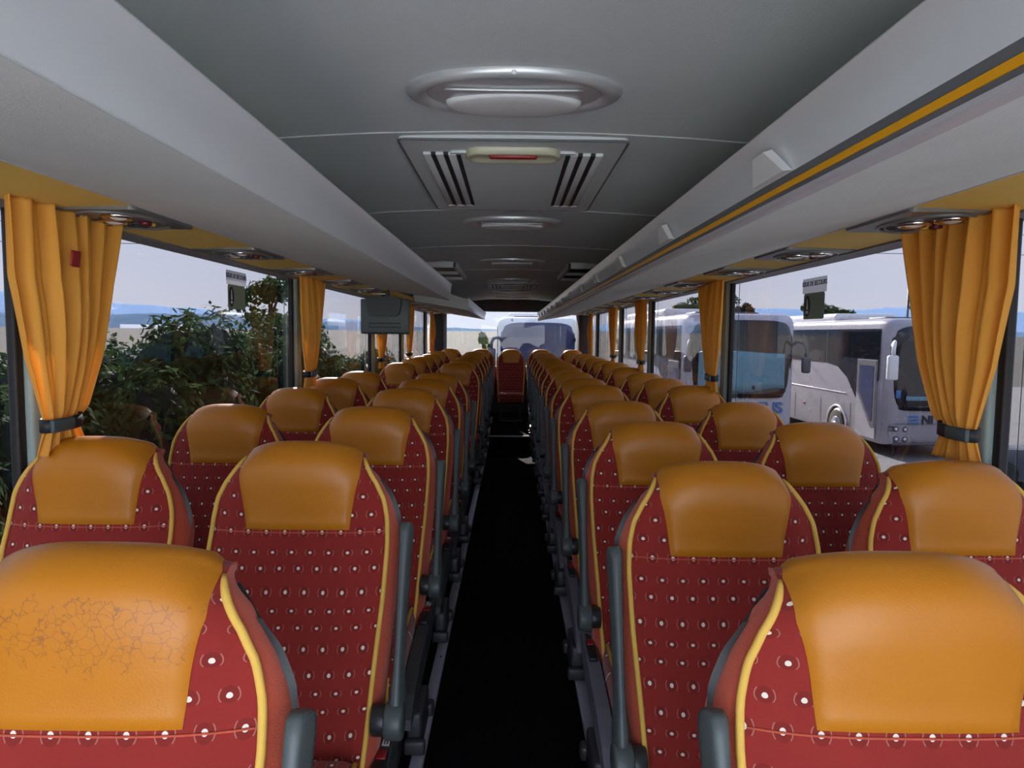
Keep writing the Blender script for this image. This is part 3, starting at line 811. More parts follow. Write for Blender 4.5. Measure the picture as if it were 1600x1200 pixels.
# ================================================================== CURTAINS
TIEZ = 1.305
def make_curtain(seed, tied=True):
    rr = random.Random(seed)
    t = thing('curtain', 'x', 'curtain', (0, 0, 0), 0, 'yellow window curtains')
    eL = [(1.05, .03), (1.18, .045), (1.25, .075), (1.305, .10), (1.34, .085), (1.48, .035), (1.68, -.005), (1.86, .0)]
    eR = [(1.05, .34), (1.18, .27), (1.25, .235), (1.305, .205), (1.34, .255), (1.48, .325), (1.68, .385), (1.86, .455)]
    if not tied:
        eL = [(1.05, .10), (1.3, .10), (1.5, .05), (1.86, .02)]
        eR = [(1.05, .22), (1.3, .25), (1.55, .42), (1.86, .28)]
    ph = [rr.uniform(0, 6.28) for _ in range(6)]
    def fn(u, v):
        z = lerp(1.225, 1.868, v)
        a, c = interp(eL, z), interp(eR, z)
        gath = min(1, abs(z-TIEZ)/.35) if tied else 1
        s = u + .015*math.sin(2*PI*u*3 + ph[0] + v*2)
        y = lerp(a, c, s)
        amp = lerp(.014, .024, gath)
        w = math.sin(2*PI*6.0*u + ph[1] + .9*math.sin(v*3+ph[4])) + .55*math.sin(2*PI*10.5*u + ph[2] + v*1.7) + .4*math.sin(2*PI*3*u + ph[3])
        pleat = math.copysign(abs(w/1.9)**.8, w)
        belly = .030*math.sin(PI*u)*math.sin(PI*min(1, max(0, (z-1.3)/.56)))
        return (amp*pleat + belly + .004, y, z)
    b = MB(); b.grid(fn, 110, 60)
    o = b.build('cloth', M['curtain'], t)
    md = o.modifiers.new('thickness', 'SOLIDIFY'); md.thickness = .0022
    if tied:
        q = MB()
        ring = [(.004+.036*math.cos(a), .155+.070*math.sin(a), TIEZ+.004*math.sin(a)) for a in [2*PI*i/32 for i in range(32)]]
        V = []
        for x, y, z in ring: V += [(x, y, z-.017), (x, y, z+.017)]
        n = len(ring); q.add(V, [(2*i, 2*((i+1) % n), 2*((i+1) % n)+1, 2*i+1) for i in range(n)])
        st = q.build('tieback', M['tiedark'], t)
        md = st.modifiers.new('thickness', 'SOLIDIFY'); md.thickness = .005
        q = MB(); q.box((.040, .105, TIEZ), (.012, .085, .034), .004); q.build('buckle', M['tie'], st)
    return t
protoA = {}
for sx in (-1, 1):
    for i, yy in enumerate(PIL):
        tied = i < 4
        key = (i % 3, tied)
        if key not in protoA: protoA[key] = c = make_curtain(11 + 5*(i % 3) + (0 if tied else 50), tied)
        else: c = dup(protoA[key])
        c.location = (sx*1.195, yy-.125, 0); c.scale = (-sx, 1, 1)
        c['label'] = '%s yellow curtain at the %s %s window pillar from the front' % ('tied back' if tied else 'loose hanging', ORD[i+1], side_word(sx))
        if sx < 0 and i == 0: tagged = c
tagged['label'] = 'tied back yellow curtain with a small red tag by the bushes'
q = MB(); q.box((.050, .165, 1.735), (.004, .036, .042), .001, rot=(0, .1, 0)); q.build('red_tag', M['red'], tagged)

# ================================================================== MONITOR
t = thing('monitor', 'sage green folded monitor hanging behind the hedge-side luggage rack', 'monitor', (-1.0, 5.40, 1.68), 0)
b = MB(); b.box((0, 0, 0), (.385, .045, .27), .012); b.build('case', M['monitor'], t)
b = MB()
pts = rrect(.275, .155, .05, 6, .0, .075)
pts = [(x*(1.0 if z > .06 else .92), z) for x, z in pts]
b.prism(pts, 'Y', -.075, -.01)
b.build('hinge_cap', M['monitord'], t)
b = MB(); b.tube([(-.125, -.024, -.055), (.125, -.024, -.055), (.125, -.024, -.085), (-.125, -.024, -.085)], .003, 6, closed=True); b.build('slot_outline', M['monitord'], t)
b = MB(); b.box((0, -.0, -.137), (.375, .05, .008), .002)
for i in range(11): b.box((-.17+.034*i, -.018, -.130), (.012, .012, .010), .002)
b.build('vent_edge', M['black'], t)
b = MB(); b.box((0, .02, .16), (.06, .05, .10), .01); b.build('bracket', M['monitord'], t)
b = MB(); b.box((-.05, -.01, .175), (.11, .04, .014), .005); b.build('status_lamp', M['white'], t)

# ================================================================== EMERGENCY EXIT STICKERS
def sticker(label, sx, y, z, w):
    t = thing('emergency_exit_sticker', label, 'sticker', (sx*(WX+.045), y, z), -sx*PI/2 if False else 0)
    # local axes: text runs along -sx*y, plate normal faces the cabin
    Mx = Matrix(((0, 0, -sx, 0), (-sx, 0, 0, 0), (0, 1, 0, 0), (0, 0, 0, 1)))   # (u,v,n) -> (x,y,z)
    def flat(poly, n0, n1, nm, mat, parent=t):
        q = MB()
        k = len(poly)
        V = [Mx @ Vector((u, v, n0)) for u, v in poly] + [Mx @ Vector((u, v, n1)) for u, v in poly]
        q.add(V, [(i, (i+1) % k, k+(i+1) % k, k+i) for i in range(k)] + [tuple(range(k)), tuple(range(k, 2*k))], 0, False)
        return q.build(nm, mat, parent)
    st = flat(rrect(w, .066, .006, 3, 0, .052), 0, .0015, 'text_strip', M['stickerfilm'])
    text_mesh('lettering', 'ISSUE DE SECOURS', w*.122, M['ink'], st, Mx @ Matrix.Translation((0, .060, .002)) , .0004, .0006)
    pl = flat(rrect(w*.86, .115, .012, 4, 0, -.038), 0, .0015, 'plaque', M['plaque'])
    el = lambda rx, ry, cx, cy: [(cx+rx*math.cos(2*PI*i/28), cy+ry*math.sin(2*PI*i/28)) for i in range(28)]
    flat(el(w*.125, .048, -w*.27, -.038), .0015, .0022, 'pictogram', M['ink'], pl)
    flat([(-w*.30, -.052), (-w*.23, -.052), (-w*.255, -.012), (-w*.275, -.002), (-w*.285, -.014)], .0022, .0028, 'pictogram_figure', M['sticker'], pl)
    flat(rrect(w*.10, .012, .004, 3, -w*.27, -.064), .0022, .0028, 'pictogram_base', M['sticker'], pl)
    return t
sticker('emergency exit sticker on the window pane facing the bushes', -1, 3.29, ZC+.20, .235)
sticker('emergency exit sticker on the window pane facing the parked coaches', 1, 2.99, ZC+.175, .235)

# ================================================================== OUTSIDE
GZ = -1.55
b = MB()
b.add([(-2500, -600, GZ), (2500, -600, GZ), (2500, 260, GZ), (-2500, 260, GZ), (-2500, 2600, GZ+22), (2500, 2600, GZ+22)], [(0, 1, 2, 3), (3, 2, 5, 4)], 0, False)
struct(b.build('ground', M['ground']))
def hill(name, prof, Y, depth, mat, base):
    """prof: (x/y slope, height/y slope) along the skyline"""
    rr = random.Random(5); b = MB(); n = 160
    xs = [lerp(prof[0][0], prof[-1][0], i/n) for i in range(n+1)]
    hs = [max(0, interp(prof, x) + rr.uniform(-.0008, .0012)) for x in xs]
    V = []
    K = 6
    for k in range(K+1):
        f = k/K
        for x, h in zip(xs, hs):
            V.append((x*(Y-depth*(1-f)), Y - depth*(1-f), lerp(base, ZC + h*Y, f**.85)))
    for x, h in zip(xs, hs): V.append((x*(Y+depth), Y+depth, base))
    m = n+1
    b.add(V, [(k*m+i, k*m+i+1, (k+1)*m+i+1, (k+1)*m+i) for k in range(K+1) for i in range(n)])
    return struct(b.build(name, mat))
px = lambda x, y: ((x-799)/1060, (518-y)/1060)
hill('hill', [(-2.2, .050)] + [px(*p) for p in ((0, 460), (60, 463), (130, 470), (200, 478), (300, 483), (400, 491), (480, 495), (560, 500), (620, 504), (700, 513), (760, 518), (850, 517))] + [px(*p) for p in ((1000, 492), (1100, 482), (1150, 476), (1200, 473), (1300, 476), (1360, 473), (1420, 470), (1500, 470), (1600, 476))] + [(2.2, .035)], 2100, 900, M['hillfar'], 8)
px = lambda x, y: ((x-799)/1060, (523-y)/1060)
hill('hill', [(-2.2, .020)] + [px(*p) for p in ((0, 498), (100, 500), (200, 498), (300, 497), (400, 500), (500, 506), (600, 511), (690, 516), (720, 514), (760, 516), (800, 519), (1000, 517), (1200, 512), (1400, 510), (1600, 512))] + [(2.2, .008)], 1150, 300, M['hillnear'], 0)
for nm, lab, pts, z in (('lake', 'pale strip of lake below the blue hills', (((190, 520), (300, 520), (300, 514), (190, 514))), 0), ('lake', 'pale lake behind the dark tree', (((530, 521), (640, 521), (640, 507), (530, 507))), 0)):
    b = MB(); V = []
    for (x, y) in pts:
        u, w = px(x, y); D = 830 if y > 516 else 846
        V.append((u*D, D, ZC + w*D))
    b.add(V, [(0, 1, 2, 3)], 0, False); o = b.build('lake', M['lake']); struct(o)
b = MB()

# ---- coaches
def coach(label, loc, rz, spec):
    t = thing('coach', label, 'coach', loc, rz)
    Lh, W, H = spec.get('L', 12.0), 1.25, spec.get('H', 3.42)
    paint = spec['paint']
    # body shell: cross-sections along y with rounded nose
    secs = []
    def section(y, inset, top, low):
        pts = []
        w = W - inset
        r = .26
        for (cx, cz, a0) in ((w-r, top-r, 0), (-(w-r), top-r, 90)):
            for k in range(7):
                a = math.radians(a0 + 90*k/6)
                pts.append((cx + r*math.cos(a), y, cz + r*math.sin(a)*.8 + r*.2))
        pts += [(-w, y, 1.6), (-w+.01, y, low+.1), (-w+.06, y, low), (w-.06, y, low), (w-.01, y, low+.1), (w, y, 1.6)]
        return pts
    ys = [(0.0, .30, H-.22, .50), (.05, .17, H-.12, .40), (.14, .07, H-.05, .34), (.30, .015, H-.01, .32), (.6, 0, H, .32), (Lh*.5, 0, H, .32), (Lh-.2, 0, H, .34), (Lh, .08, H-.1, .40)]
    secs = [section(*a) for a in ys]; n = len(secs[0])
    b = MB()
    b.add([p for s in secs for p in s], [(r*n+i, r*n+(i+1) % n, (r+1)*n+(i+1) % n, (r+1)*n+i) for r in range(len(secs)-1) for i in range(n)] + [tuple(range(n)), tuple((len(secs)-1)*n+i for i in range(n))])
    b.build('body', paint, t, auto=35)
    # windscreen: wraps a little round the corners
    z0, z1 = spec.get('ws', (1.32, 3.02))
    def ws(u, v):
        s = 2*u-1; w = lerp(1.12, 1.17, v)
        rr = abs(2*v-1)**6
        x = s*w*(1-.06*rr*abs(s)**4)
        z = lerp(z0, z1, v) + .10*(1-abs(s)**4)*(1 if v > .5 else -.0)*(v-.5)*2 - (.10*abs(s)**8*(1 if v > .5 else -1))
        return (x, -.05 + .15*abs(s)**8, z)
    b = MB(); b.grid(ws, 30, 14)
    o = b.build('windscreen', spec['wsmat'], t); md = o.modifiers.new('thickness', 'SOLIDIFY'); md.thickness = .04; md.offset = -1
    # side glazing band and door
    for s in (-1, 1):
        if s == -1:
            poly = [(.42, 3.34), (.42, 2.0), (1.54, 1.40), (2.1, 1.96), (2.7, 2.26), (3.4, 2.34), (Lh-.5, 2.34), (Lh-.4, 3.34)]
        else:
            poly = [(.55, 3.34), (.55, 1.9), (1.7, 2.1), (2.6, 2.34), (Lh-.5, 2.34), (Lh-.4, 3.34)]
        b = MB(); b.prism(poly, 'X', s*(W-.004), s*(W+.012)); b.build('side_glazing', M['cglass'], t)
        for yy in (3.4, 5.1, 6.8, 8.5, 10.2):
            if yy > Lh-.6: continue
            b = MB(); b.box((s*(W+.013), yy, 2.84), (.004, .02, .98)); b.build('window_joint', M['trimgrey'], t)
        b = MB(); b.box((s*(W+.006), Lh*.5+.7, 1.50), (.02, Lh-2.9, .035), .006); b.build('rub_strip', M['roofw'], t)
        for yy in (2.62, Lh-3.3):
            q = MB(); q.cyl((s*(W-.07), yy, .50), .56, .16, 'X', seg=32); wa = q.build('wheel_arch', M['black'], t)
            q = MB(); q.cyl((s*(W-.10), yy, .50), .49, .26, 'X', seg=32, bev=.05); wh = q.build('wheel', M['tyre'], t)
            q = MB(); q.cyl((s*(W+.02), yy, .50), .28, .05, 'X', seg=24, bev=.015); q.ball((s*(W+.05), yy, .50), (.06, .13, .13)); q.build('hub', M['chrome'], wh)
            q = MB(); q.tube([(s*(W+.01), yy+.60*math.cos(a), .50+.60*math.sin(a)) for a in [PI*i/18 for i in range(-1, 20)]], .03, 8); q.build('arch_lip', M['roofw'], t)
        for yy in (1.85, 3.7, 5.6, 7.6):
            q = MB(); q.box((s*(W+.003), yy, .82), (.006, .012, .86)); q.build('hatch_gap', M['trimgrey'], t)
        for yy, zz, c in ((2.05, .62, 'red'), (4.9, .95, 'red')):
            q = MB(); q.box((s*(W+.008), yy, zz), (.02, .11, .07), .01); q.build('marker_lamp', M[c], t)
    # door by the nose, on the -x side
    d = MB(); d.prism([(.50, 2.52), (.50, .42), (1.52, .42), (1.52, 2.52)], 'X', -(W+.004), -(W+.022)); dr = d.build('door', paint, t)
    q = MB(); q.prism([(.54, 2.50), (.54, .72), (.72, .72), (1.20, 1.30), (1.49, 1.62), (1.49, 2.50)], 'X', -(W+.02), -(W+.032)); q.build('door_frame', M['trimgrey'], dr)
    q = MB(); q.prism([(.64, 2.36), (.64, .90), (.72, .88), (1.14, 1.40), (1.37, 1.66), (1.37, 2.36)], 'X', -(W+.03), -(W+.038)); q.build('door_glass', spec.get('doorglass', M['cglassblue']), dr)
    # roof unit, mirrors
    q = MB(); q.box((0, Lh*.55, H+.09), (1.9, Lh*.5, .26), .11, seg=4); q.build('roof_unit', M['roofw'], t)
    q = MB(); q.box((0, 1.6, H+.02), (1.5, .9, .07), .03); q.build('roof_vent', M['trimgrey'], t)
    mo = spec.get('mo', 0)
    for s in (-1, 1):
        q = MB()
        q.tube([(s*1.12, .10, 2.90), (s*(1.22-mo*.3), -.18+mo*.6, 3.0), (s*(1.36-mo*.8), -.42+mo, 2.96), (s*(1.42-mo), -.50+mo, 2.82), (s*(1.42-mo), -.50+mo, 2.66)], .05 if not mo else .035, 10)
        if spec.get('arm2'): q.tube([(s*1.14, .06, 2.56), (s*1.24, -.18, 2.66), (s*1.38, -.42, 2.76)], .032, 8)
        mm = q.build('mirror_arm', spec['mirror'], t)
        q = MB(); q.box((s*(1.42-mo), -.48+mo, 2.36 if not mo else 2.5), (.26-mo*.6, .15, .62 if not mo else .36), .05, seg=3); q.build('mirror_head', spec['mirror'], mm)
    # nose details
    for s in (-1, 1):
        pan = MB(); pan.prism(rrect(.54, .58, .12, 4, s*.86, .64), 'Y', .03, .12); hp = pan.build('headlamp_panel', paint, t)
        for (dx, zz, r) in ((.12, .76, .075), (-.12, .75, .075), (.10, .50, .075), (-.12, .50, .075)):
            q = MB(); q.cyl((s*(.86+dx), .02, zz), r, .06, 'Y', seg=20, bev=.01); hl = q.build('headlamp', M['trimgrey'], hp)
            q = MB(); q.ball((s*(.86+dx), -.012, zz), (r*.55, .015, r*.55)); q.build('lens', M['lens'], hl)
        for zz in (.81, .72):
            q = MB(); q.ball((s*1.08, .06, zz), (.085, .06, .03)); q.build('indicator', M['trimgrey'], hp)
    q = MB(); q.box((0, .02, .37), (2.1, .12, .08), .04); q.build('bumper_lip', M['trimgrey'], t)
    q = MB(); q.box((0, -.03, .90), (2.2, .02, .012)); q.build('nose_joint', M['trimgrey'], t)
    q = MB(); q.prism(rrect(.52, .12, .01, 2, spec.get('plate', 0), .47), 'Y', -.045, -.01); lpn = q.build('number_plate', M['sticker'], t)
    q = MB(); q.box((spec.get('plate', 0)-.235, -.047, .47), (.05, .006, .118)); q.build('plate_band', M['plateblue'], lpn)
    for i in (-1, 1):
        q = MB(); q.tube([(i*.1, -.06, z0+.03), (i*.55, -.085, z0+.10), (i*.98, -.05, z0+.16)], .012, 6); q.build('wiper', M['black'], t)
    q = MB(); q.box((0, -.058, z0+.11), (1.5, .012, .03)); q.build('dash_line', M['trimgrey'], t)
    if spec.get('visor'):
        q = MB(); q.grid(lambda u, v: (lerp(-1.02, 1.02, u), -.105 + .15*abs(2*u-1)**8, lerp(z0+.18+.05*math.sin(u*9), z0+1.02+.03*math.sin(u*5), v)), 24, 6)
        vo = q.build('sunshade', M['visor'], t); md = vo.modifiers.new('thickness', 'SOLIDIFY'); md.thickness = .012
        for xx in (-.35, .25):
            q = MB(); q.ball((xx, -.105, z0+.24), (.035, .02, .05)); q.build('sucker', M['black'], vo)
    if spec.get('papers'):
        q = MB(); q.box((0, -.072, z0+.32), (1.6, .012, .11), .003); q.build('dash_papers', M['visor'], t)
        q = MB(); q.box((-.98, -.03, z0+.42), (.10, .01, .20), .003, rot=(0, 0, -.5)); q.build('permit_sticker', M['logoblue'], t)
    if spec.get('flags'):
        q = MB()
        for k in range(4):
            a = k*PI/4
            q.box((.62, -.10, z0+.20), (.34, .012, .05), .002, rot=(0, a, 0))
        q.build('red_pennant', M['cartail'], t)
        q = MB(); q.tube([(-.12, -.09, z0+.14), (0, -.09, z0+.36), (.12, -.09, z0+.14)], .014, 6, closed=True); q.build('triangle_pennant', M['sticker'], t)
        q = MB(); q.box((0, -.095, z0+.10), (.30, .012, .07), .003); q.build('card', M['sticker'], t)
        q = MB(); q.box((0, -.085, z0+.48), (2.24, .014, .055), .004); q.build('blue_line', M['visor'], t)
        text_mesh('roof_lettering', 'NIUS' if False else 'III', .10, M['logodark'], t, Matrix.Translation((-.80, .035, z1+.17)) @ Matrix.Rotation(PI/2, 4, 'X'), .004, .002)
    for (body, x, z, size, mk) in spec.get('text', ()):
        text_mesh('lettering', body, size, M[mk], t, Matrix.Translation((x, -.022, z)) @ Matrix.Rotation(PI/2, 4, 'X'), .01, .006)
    for (x, z, w) in spec.get('bars', ()):
        for k in range(3):
            q = MB(); q.box((x, -.012, z+.085-k*.085), (w, .03, .045), .004); q.build('emblem_bar', M['logoblue'], t)
    return t
coach('white coach with blue striped emblem on its nose and a door facing our bus', (10.92, 17.35, GZ), 0,
      dict(paint=M['paint'], wsmat=M['cglass'], mirror=M['roofw'], arm2=True, papers=True, bars=[(-.55, 1.0, .27)], text=[('NI', -.19, 1.0, .30, 'logodark')], plate=.40, ws=(1.24, 3.32), H=3.62))
coach('white coach with a pale blue sunshade behind its windscreen', (5.10, 15.0, GZ), 0,
      dict(paint=M['paintA'], wsmat=M['cglass'], mirror=M['trimgrey'], visor=True, text=[('EUS', .66, 1.52, .34, 'logoblue')], ws=(1.74, 3.36), H=3.62, mo=.14))
coach('coach parked close behind the rear window, pennants on its dashboard', (.82, 21.0, GZ), 0,
      dict(paint=M['roofw'], wsmat=M['cglassblue'], mirror=M['cglassblue'], flags=True, ws=(1.72, 3.36), H=3.64))

# ---- car at the edge of the lot
t = thing('car', 'dark car with red tail lamp beside the parked coaches', 'car', (11.2, 12.6, GZ), .35)
b = MB()
prof = [(-2.0, .30), (-2.05, .55), (-2.0, .90), (-1.75, .98), (-1.25, 1.42), (.15, 1.45), (.85, 1.0), (1.75, .88), (2.0, .70), (2.05, .30)]
secs = []
for x, k in ((-.86, .90), (-.80, .97), (-.4, 1.0), (.4, 1.0), (.80, .97), (.86, .90)):
    secs.append([(x if z < .92 else x*.82, y, .30+(z-.30)*k) for y, z in prof])
n = len(prof)
b.add([p for s in secs for p in s], [(r*n+i, r*n+(i+1) % n, (r+1)*n+(i+1) % n, (r+1)*n+i) for r in range(5) for i in range(n)] + [tuple(range(n)), tuple(5*n+i for i in range(n))])
b.build('body', M['carpaint'], t, auto=30)
b = MB(); b.prism([(-1.66, 1.02), (-1.26, 1.36), (.10, 1.39), (.62, 1.03)], 'X', -.79, .79); b.build('windows', M['cglass'], t)
for (x, y) in ((-.78, -1.25), (.78, -1.25), (-.78, 1.3), (.78, 1.3)):
    q = MB(); q.cyl((x, y, .32), .32, .20, 'X', seg=24, bev=.04); q.build('wheel', M['tyre'], t)
for s in (-1, 1):
    q = MB(); q.box((s*.62, -2.0, .80), (.36, .10, .16), .04); q.build('tail_lamp', M['cartail'], t)

# ---- power lines and lamp post
for i, (z, sag) in enumerate(((8.0, .3), (7.05, .3), (6.0, .3))):
    b = MB(); b.tube([(x, 36+.02*x, z + sag*((x/70)**2) + .010*x*(-.0)) for x in range(-70, 71, 10)], .018, 6)
    o = b.build('power_line', M['wire']); tag(o, 'thin grey power line crossing the sky, %s of three' % ('topmost', 'middle one', 'lowest')[i], 'power line', 'power lines')
t = thing('lamp_post', 'thin dark lamp post standing behind the parked coaches', 'lamp post', (17.4, 30, GZ))
b = MB(); b.tube([(0, 0, 0), (.02, 0, 3), (.05, 0, 6.05)], [.07, .055, .045], 8); b.build('pole', M['pole'], t)
b = MB(); b.tube([(.05, 0, 6.05), (.35, 0, 6.1), (.45, 0, 6.0), (.55, 0, 6.3), (.85, 0, 6.4)], .045, 8); b.tube([(.05, 0, 5.6), (.5, 0, 5.55)], .035, 6); b.build('bracket', M['pole'], t)
b = MB(); b.tube([(.05, 0, 4.5), (.7, 0, 3.9), (1.0, 0, 3.4)], .05, 6); b.build('brace', M['pole'], t)
b = MB(); b.box((1.05, 0, 6.42), (.5, .2, .12), .04); b.build('lamp_head', M['pole'], t)

# ---- vegetation
def leafset(rr, blobs, n, size, thin=1.0):
    V = []; F = []
    wts = [bl[3]*bl[4] for bl in blobs]
    for _ in range(n):
        cx, cy, cz, rx, rz = rr.choices(blobs, wts)[0]
        while True:
            d = Vector((rr.gauss(0, 1), rr.gauss(0, 1), rr.gauss(0, 1)))
            if d.length > .1: d.normalize(); break
        if d.z < -.5: d.z *= -.4
        rad = 1 - abs(rr.gauss(0, .16))*thin + rr.uniform(0, .10)
        p = Vector((cx + d.x*rx*rad, cy + d.y*rx*rad, cz + d.z*rz*rad))
        nrm = (d + Vector((rr.uniform(-.7, .7), rr.uniform(-.7, .7), rr.uniform(-.3, .9)))).normalized()
        ax = nrm.cross(Vector((rr.uniform(-1, 1), rr.uniform(-1, 1), rr.uniform(-1, 1)))).normalized()
        bx = nrm.cross(ax); s = size*rr.uniform(.6, 1.35); o = len(V)
        V += [p - ax*s, p + bx*s*.42 - nrm*s*.12, p + ax*s - nrm*s*.18, p - bx*s*.42 - nrm*s*.12]
        F += [(o, o+1, o+2), (o, o+2, o+3)]
    return V, F
def plant(name, rr, blobs, n, size, lm, trunk=None, core=True):
    root = bpy.data.objects.new(name, None); COL.objects.link(root); root.empty_display_size = .1
    V, F = leafset(rr, blobs, n, size)
    b = MB(); b.add(V, F, 0, False); me = b
    o = me.build('foliage', lm, root)
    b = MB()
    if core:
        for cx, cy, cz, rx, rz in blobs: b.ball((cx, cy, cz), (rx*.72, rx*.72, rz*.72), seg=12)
        b.build('shade_core', M['bushcore'], root)  # solid dark core added to block light and give a shaded interior
    if trunk:
        b = MB()
        for pts, r in trunk: b.tube(pts, r, 7)
        b.build('trunk', M['bark'], root)
    return root
def bush_blobs(rr, w, h):
    bl = [(0, 0, h*.40, w*.62, h*.42)]
    for _ in range(9):
        a = rr.uniform(0, 2*PI); q = rr.uniform(.3, .75)
        bl.append((w*q*math.cos(a), w*q*math.sin(a), h*rr.uniform(.35, .78), w*rr.uniform(.26, .42), h*rr.uniform(.18, .28)))
    return bl
rb = random.Random(3)
bushP = [plant('bush', rb, bush_blobs(rb, 1.5, 2.7), 9500, .062, M['leafd']), plant('bush', rb, bush_blobs(rb, 1.4, 2.5), 9500, .062, M['leafd']),
         plant('bush', rb, bush_blobs(rb, 1.2, 1.8), 6000, .075, M['leafl'])]
BUSH = [  # x, y, scale, proto, label
 (-4.3, 2.2, .80, 2, 'light green leafy bush by the first tied curtain, below the window corner'),
 (-5.0, 4.3, .98, 0, 'dark green bush just past the first hedge-side curtain'),
 (-4.6, 6.6, 1.02, 1, 'dark green bush under the emergency exit sticker'),
 (-4.1, 5.2, .78, 2, 'low light green bush in front of the dark hedge'),
 (-4.9, 8.8, 1.07, 0, 'tall dark bush behind the emergency exit sticker'),
 (-4.4, 11.2, 1.12, 1, 'tall dark bush before the second hedge-side curtain'),
 (-5.2, 13.6, 1.10, 0, 'dark bush at the foot of the slender tree'),
 (-4.6, 16.2, 1.0, 1, 'dark bush seen past the second hedge-side curtain'),
 (-4.3, 18.6, .85, 0, 'dark bush next to the folded monitor'),
 (-4.0, 14.4, .70, 2, 'low light bush seen between the second curtain and the monitor'),
 (-4.8, 21.5, .85, 1, 'dark bush beneath the folded monitor'),
 (-6.6, 3.0, 1.0, 1, 'dark bush at the open end of the hedge, ahead of the first curtain'),
]
used = set()
for (x, y, s, p, lab) in BUSH:
    o = bushP[p] if p not in used else dup(bushP[p]); used.add(p)
    o.location = (x, y, GZ); o.scale = (s, s, s*1.22); o.rotation_euler = (0, 0, rb.uniform(0, 6.28))
    tag(o, lab, 'bush', 'bushes along the lot')
def tree(name, label, loc, H, crown, n, lm, seed, size=.10):
    rr = random.Random(seed); bl = []
    for _ in range(crown[2]):
        a = rr.uniform(0, 2*PI); q = rr.uniform(0, .8)
        bl.append((crown[0]*q*math.cos(a), crown[0]*q*math.sin(a), H - crown[1]*rr.uniform(.15, .95), crown[0]*rr.uniform(.22, .42), crown[1]*rr.uniform(.12, .22)))
    tr = [([(0, 0, 0), (.05, .03, H*.4), (0, 0, H*.85)], [.12, .09, .03])]
    for c in bl[:7]: tr.append(([(0, 0, max(.3, c[2]-.9)), (c[0]*.5, c[1]*.5, c[2]-.35), (c[0], c[1], c[2])], [.05, .035, .015]))
    o = plant(name, rr, bl, n, size, lm, tr, core=False); o.location = loc
    return tag(o, label, 'tree')
tree('tree', 'slender dark tree rising above the hedge by the second curtain', (-6.6, 18.6, GZ), 4.6, (1.35, 2.6, 16), 2600, M['leafd'], 21, .11)
tree('tree', 'green treetop rising above the coach with the sunshade', (11.3, 41, GZ), 5.6, (2.4, 2.2, 12), 2200, M['leafd'], 22, .16)
tree('tree', 'russet treetop just beyond the second coach-side curtain', (14.2, 41, GZ), 5.1, (1.2, 1.8, 9), 900, M['leafr'], 23, .14)
tree('tree', 'dark treetop above the roof of the coach with the striped emblem', (18.8, 41, GZ), 5.3, (1.5, 1.9, 10), 1500, M['leafd'], 24, .15)
tree('tree', 'small yellow green sapling beside the coach behind the rear window', (-1.05, 27, GZ), 3.25, (.35, 1.5, 8), 500, M['leafl'], 25, .10)
# low trees and scrub at the far edge of the field, behind the rear window
for i, x in enumerate((-5.5, -4.0, -2.6)):
    o = dup(bushP[2]); o.location = (x, 34+i, GZ); o.scale = (.8, .8, .55); tag(o, 'pale scrub bush on the field edge outside the rear window, %s in the row' % ORD[i+1], 'bush', 'scrub on the field edge')

# ================================================================== LIGHT, SKY, CAMERA
sun = bpy.data.lights.new('sun', 'SUN'); sun.energy = SUN_STRENGTH; sun.angle = math.radians(.53); sun.color = (1, .95, .88)
so = bpy.data.objects.new('sun', sun); COL.objects.link(so)
sd = Vector((-.47, 1.95, 1.0)).normalized()
so.rotation_euler = sd.to_track_quat('Z', 'Y').to_euler(); so.location = sd*60
w = bpy.data.worlds.new('sky'); SC.world = w; w.use_nodes = True; nt = w.node_tree
bg = nt.nodes['Background']; tc = nt.nodes.new('ShaderNodeTexCoord'); sp = nt.nodes.new('ShaderNodeSeparateXYZ')
nt.links.new(tc.outputs['Generated'], sp.inputs[0])
rp = nt.nodes.new('ShaderNodeValToRGB'); nt.links.new(sp.outputs[2], rp.inputs[0])
e = rp.color_ramp.elements
e[0].position = 0.0; e[0].color = (.82, .89, 1.05, 1)
e[1].position = 1.0; e[1].color = (.42, .55, .88, 1)
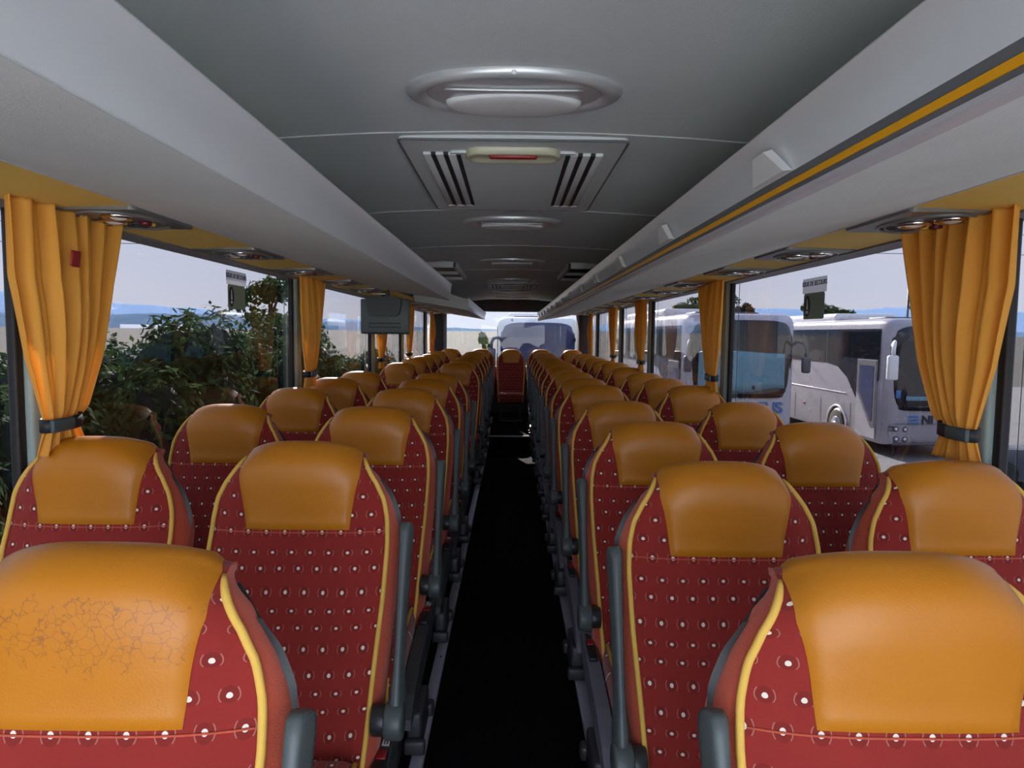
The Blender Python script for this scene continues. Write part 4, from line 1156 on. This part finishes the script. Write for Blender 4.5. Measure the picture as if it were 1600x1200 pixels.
for pos, c in ((.06, (.81, .88, 1.05, 1)), (.16, (.80, .88, 1.08, 1)), (.35, (.70, .80, 1.05, 1))):
    x = e.new(pos); x.color = c
nz = nt.nodes.new('ShaderNodeTexNoise'); nz.inputs['Scale'].default_value = 3.2; nz.inputs['Detail'].default_value = 7
mp = nt.nodes.new('ShaderNodeMapping'); mp.inputs['Scale'].default_value = (1, 1, 5)
nt.links.new(tc.outputs['Generated'], mp.inputs['Vector']); nt.links.new(mp.outputs[0], nz.inputs['Vector'])
cm = nt.nodes.new('ShaderNodeMapRange'); cm.inputs['From Min'].default_value = .45; cm.inputs['From Max'].default_value = .75
nt.links.new(nz.outputs['Fac'], cm.inputs['Value'])
mx = nt.nodes.new('ShaderNodeMix'); mx.data_type = 'RGBA'
fac = math_(nt, 'MULTIPLY', cm.outputs[0], .35)
nt.links.new(fac, mx.inputs['Factor']); nt.links.new(rp.outputs['Color'], mx.inputs['A']); mx.inputs['B'].default_value = (.98, .97, 1.0, 1)
nt.links.new(mx.outputs['Result'], bg.inputs['Color']); bg.inputs['Strength'].default_value = SKY_STRENGTH

F = 1060.0
cam = bpy.data.cameras.new('camera'); cam.sensor_fit = 'HORIZONTAL'; cam.sensor_width = 36; cam.lens = 36*F/1600; cam.clip_start = .05; cam.clip_end = 6000
co = bpy.data.objects.new('camera', cam); COL.objects.link(co); SC.camera = co
p, yw, rl = math.radians(4.21), math.radians(.1), math.radians(.6)
fw = Vector((math.sin(yw)*math.cos(p), math.cos(yw)*math.cos(p), -math.sin(p)))
rt = Vector((math.cos(yw), -math.sin(yw), 0)); up = rt.cross(fw)
r2 = rt*math.cos(rl) + up*math.sin(rl); u2 = up*math.cos(rl) - rt*math.sin(rl)
mw = Matrix((r2, u2, -fw)).transposed().to_4x4(); mw.translation = (0, 0, ZC)
co.matrix_world = mw
SC.view_settings.view_transform = 'Standard'; SC.view_settings.look = 'None'; SC.view_settings.exposure = 1.65; SC.view_settings.gamma = 1.0
SC.view_settings.use_curve_mapping = False
SC.cycles.transparent_max_bounces = 24; SC.cycles.max_bounces = 10; SC.cycles.diffuse_bounces = 5
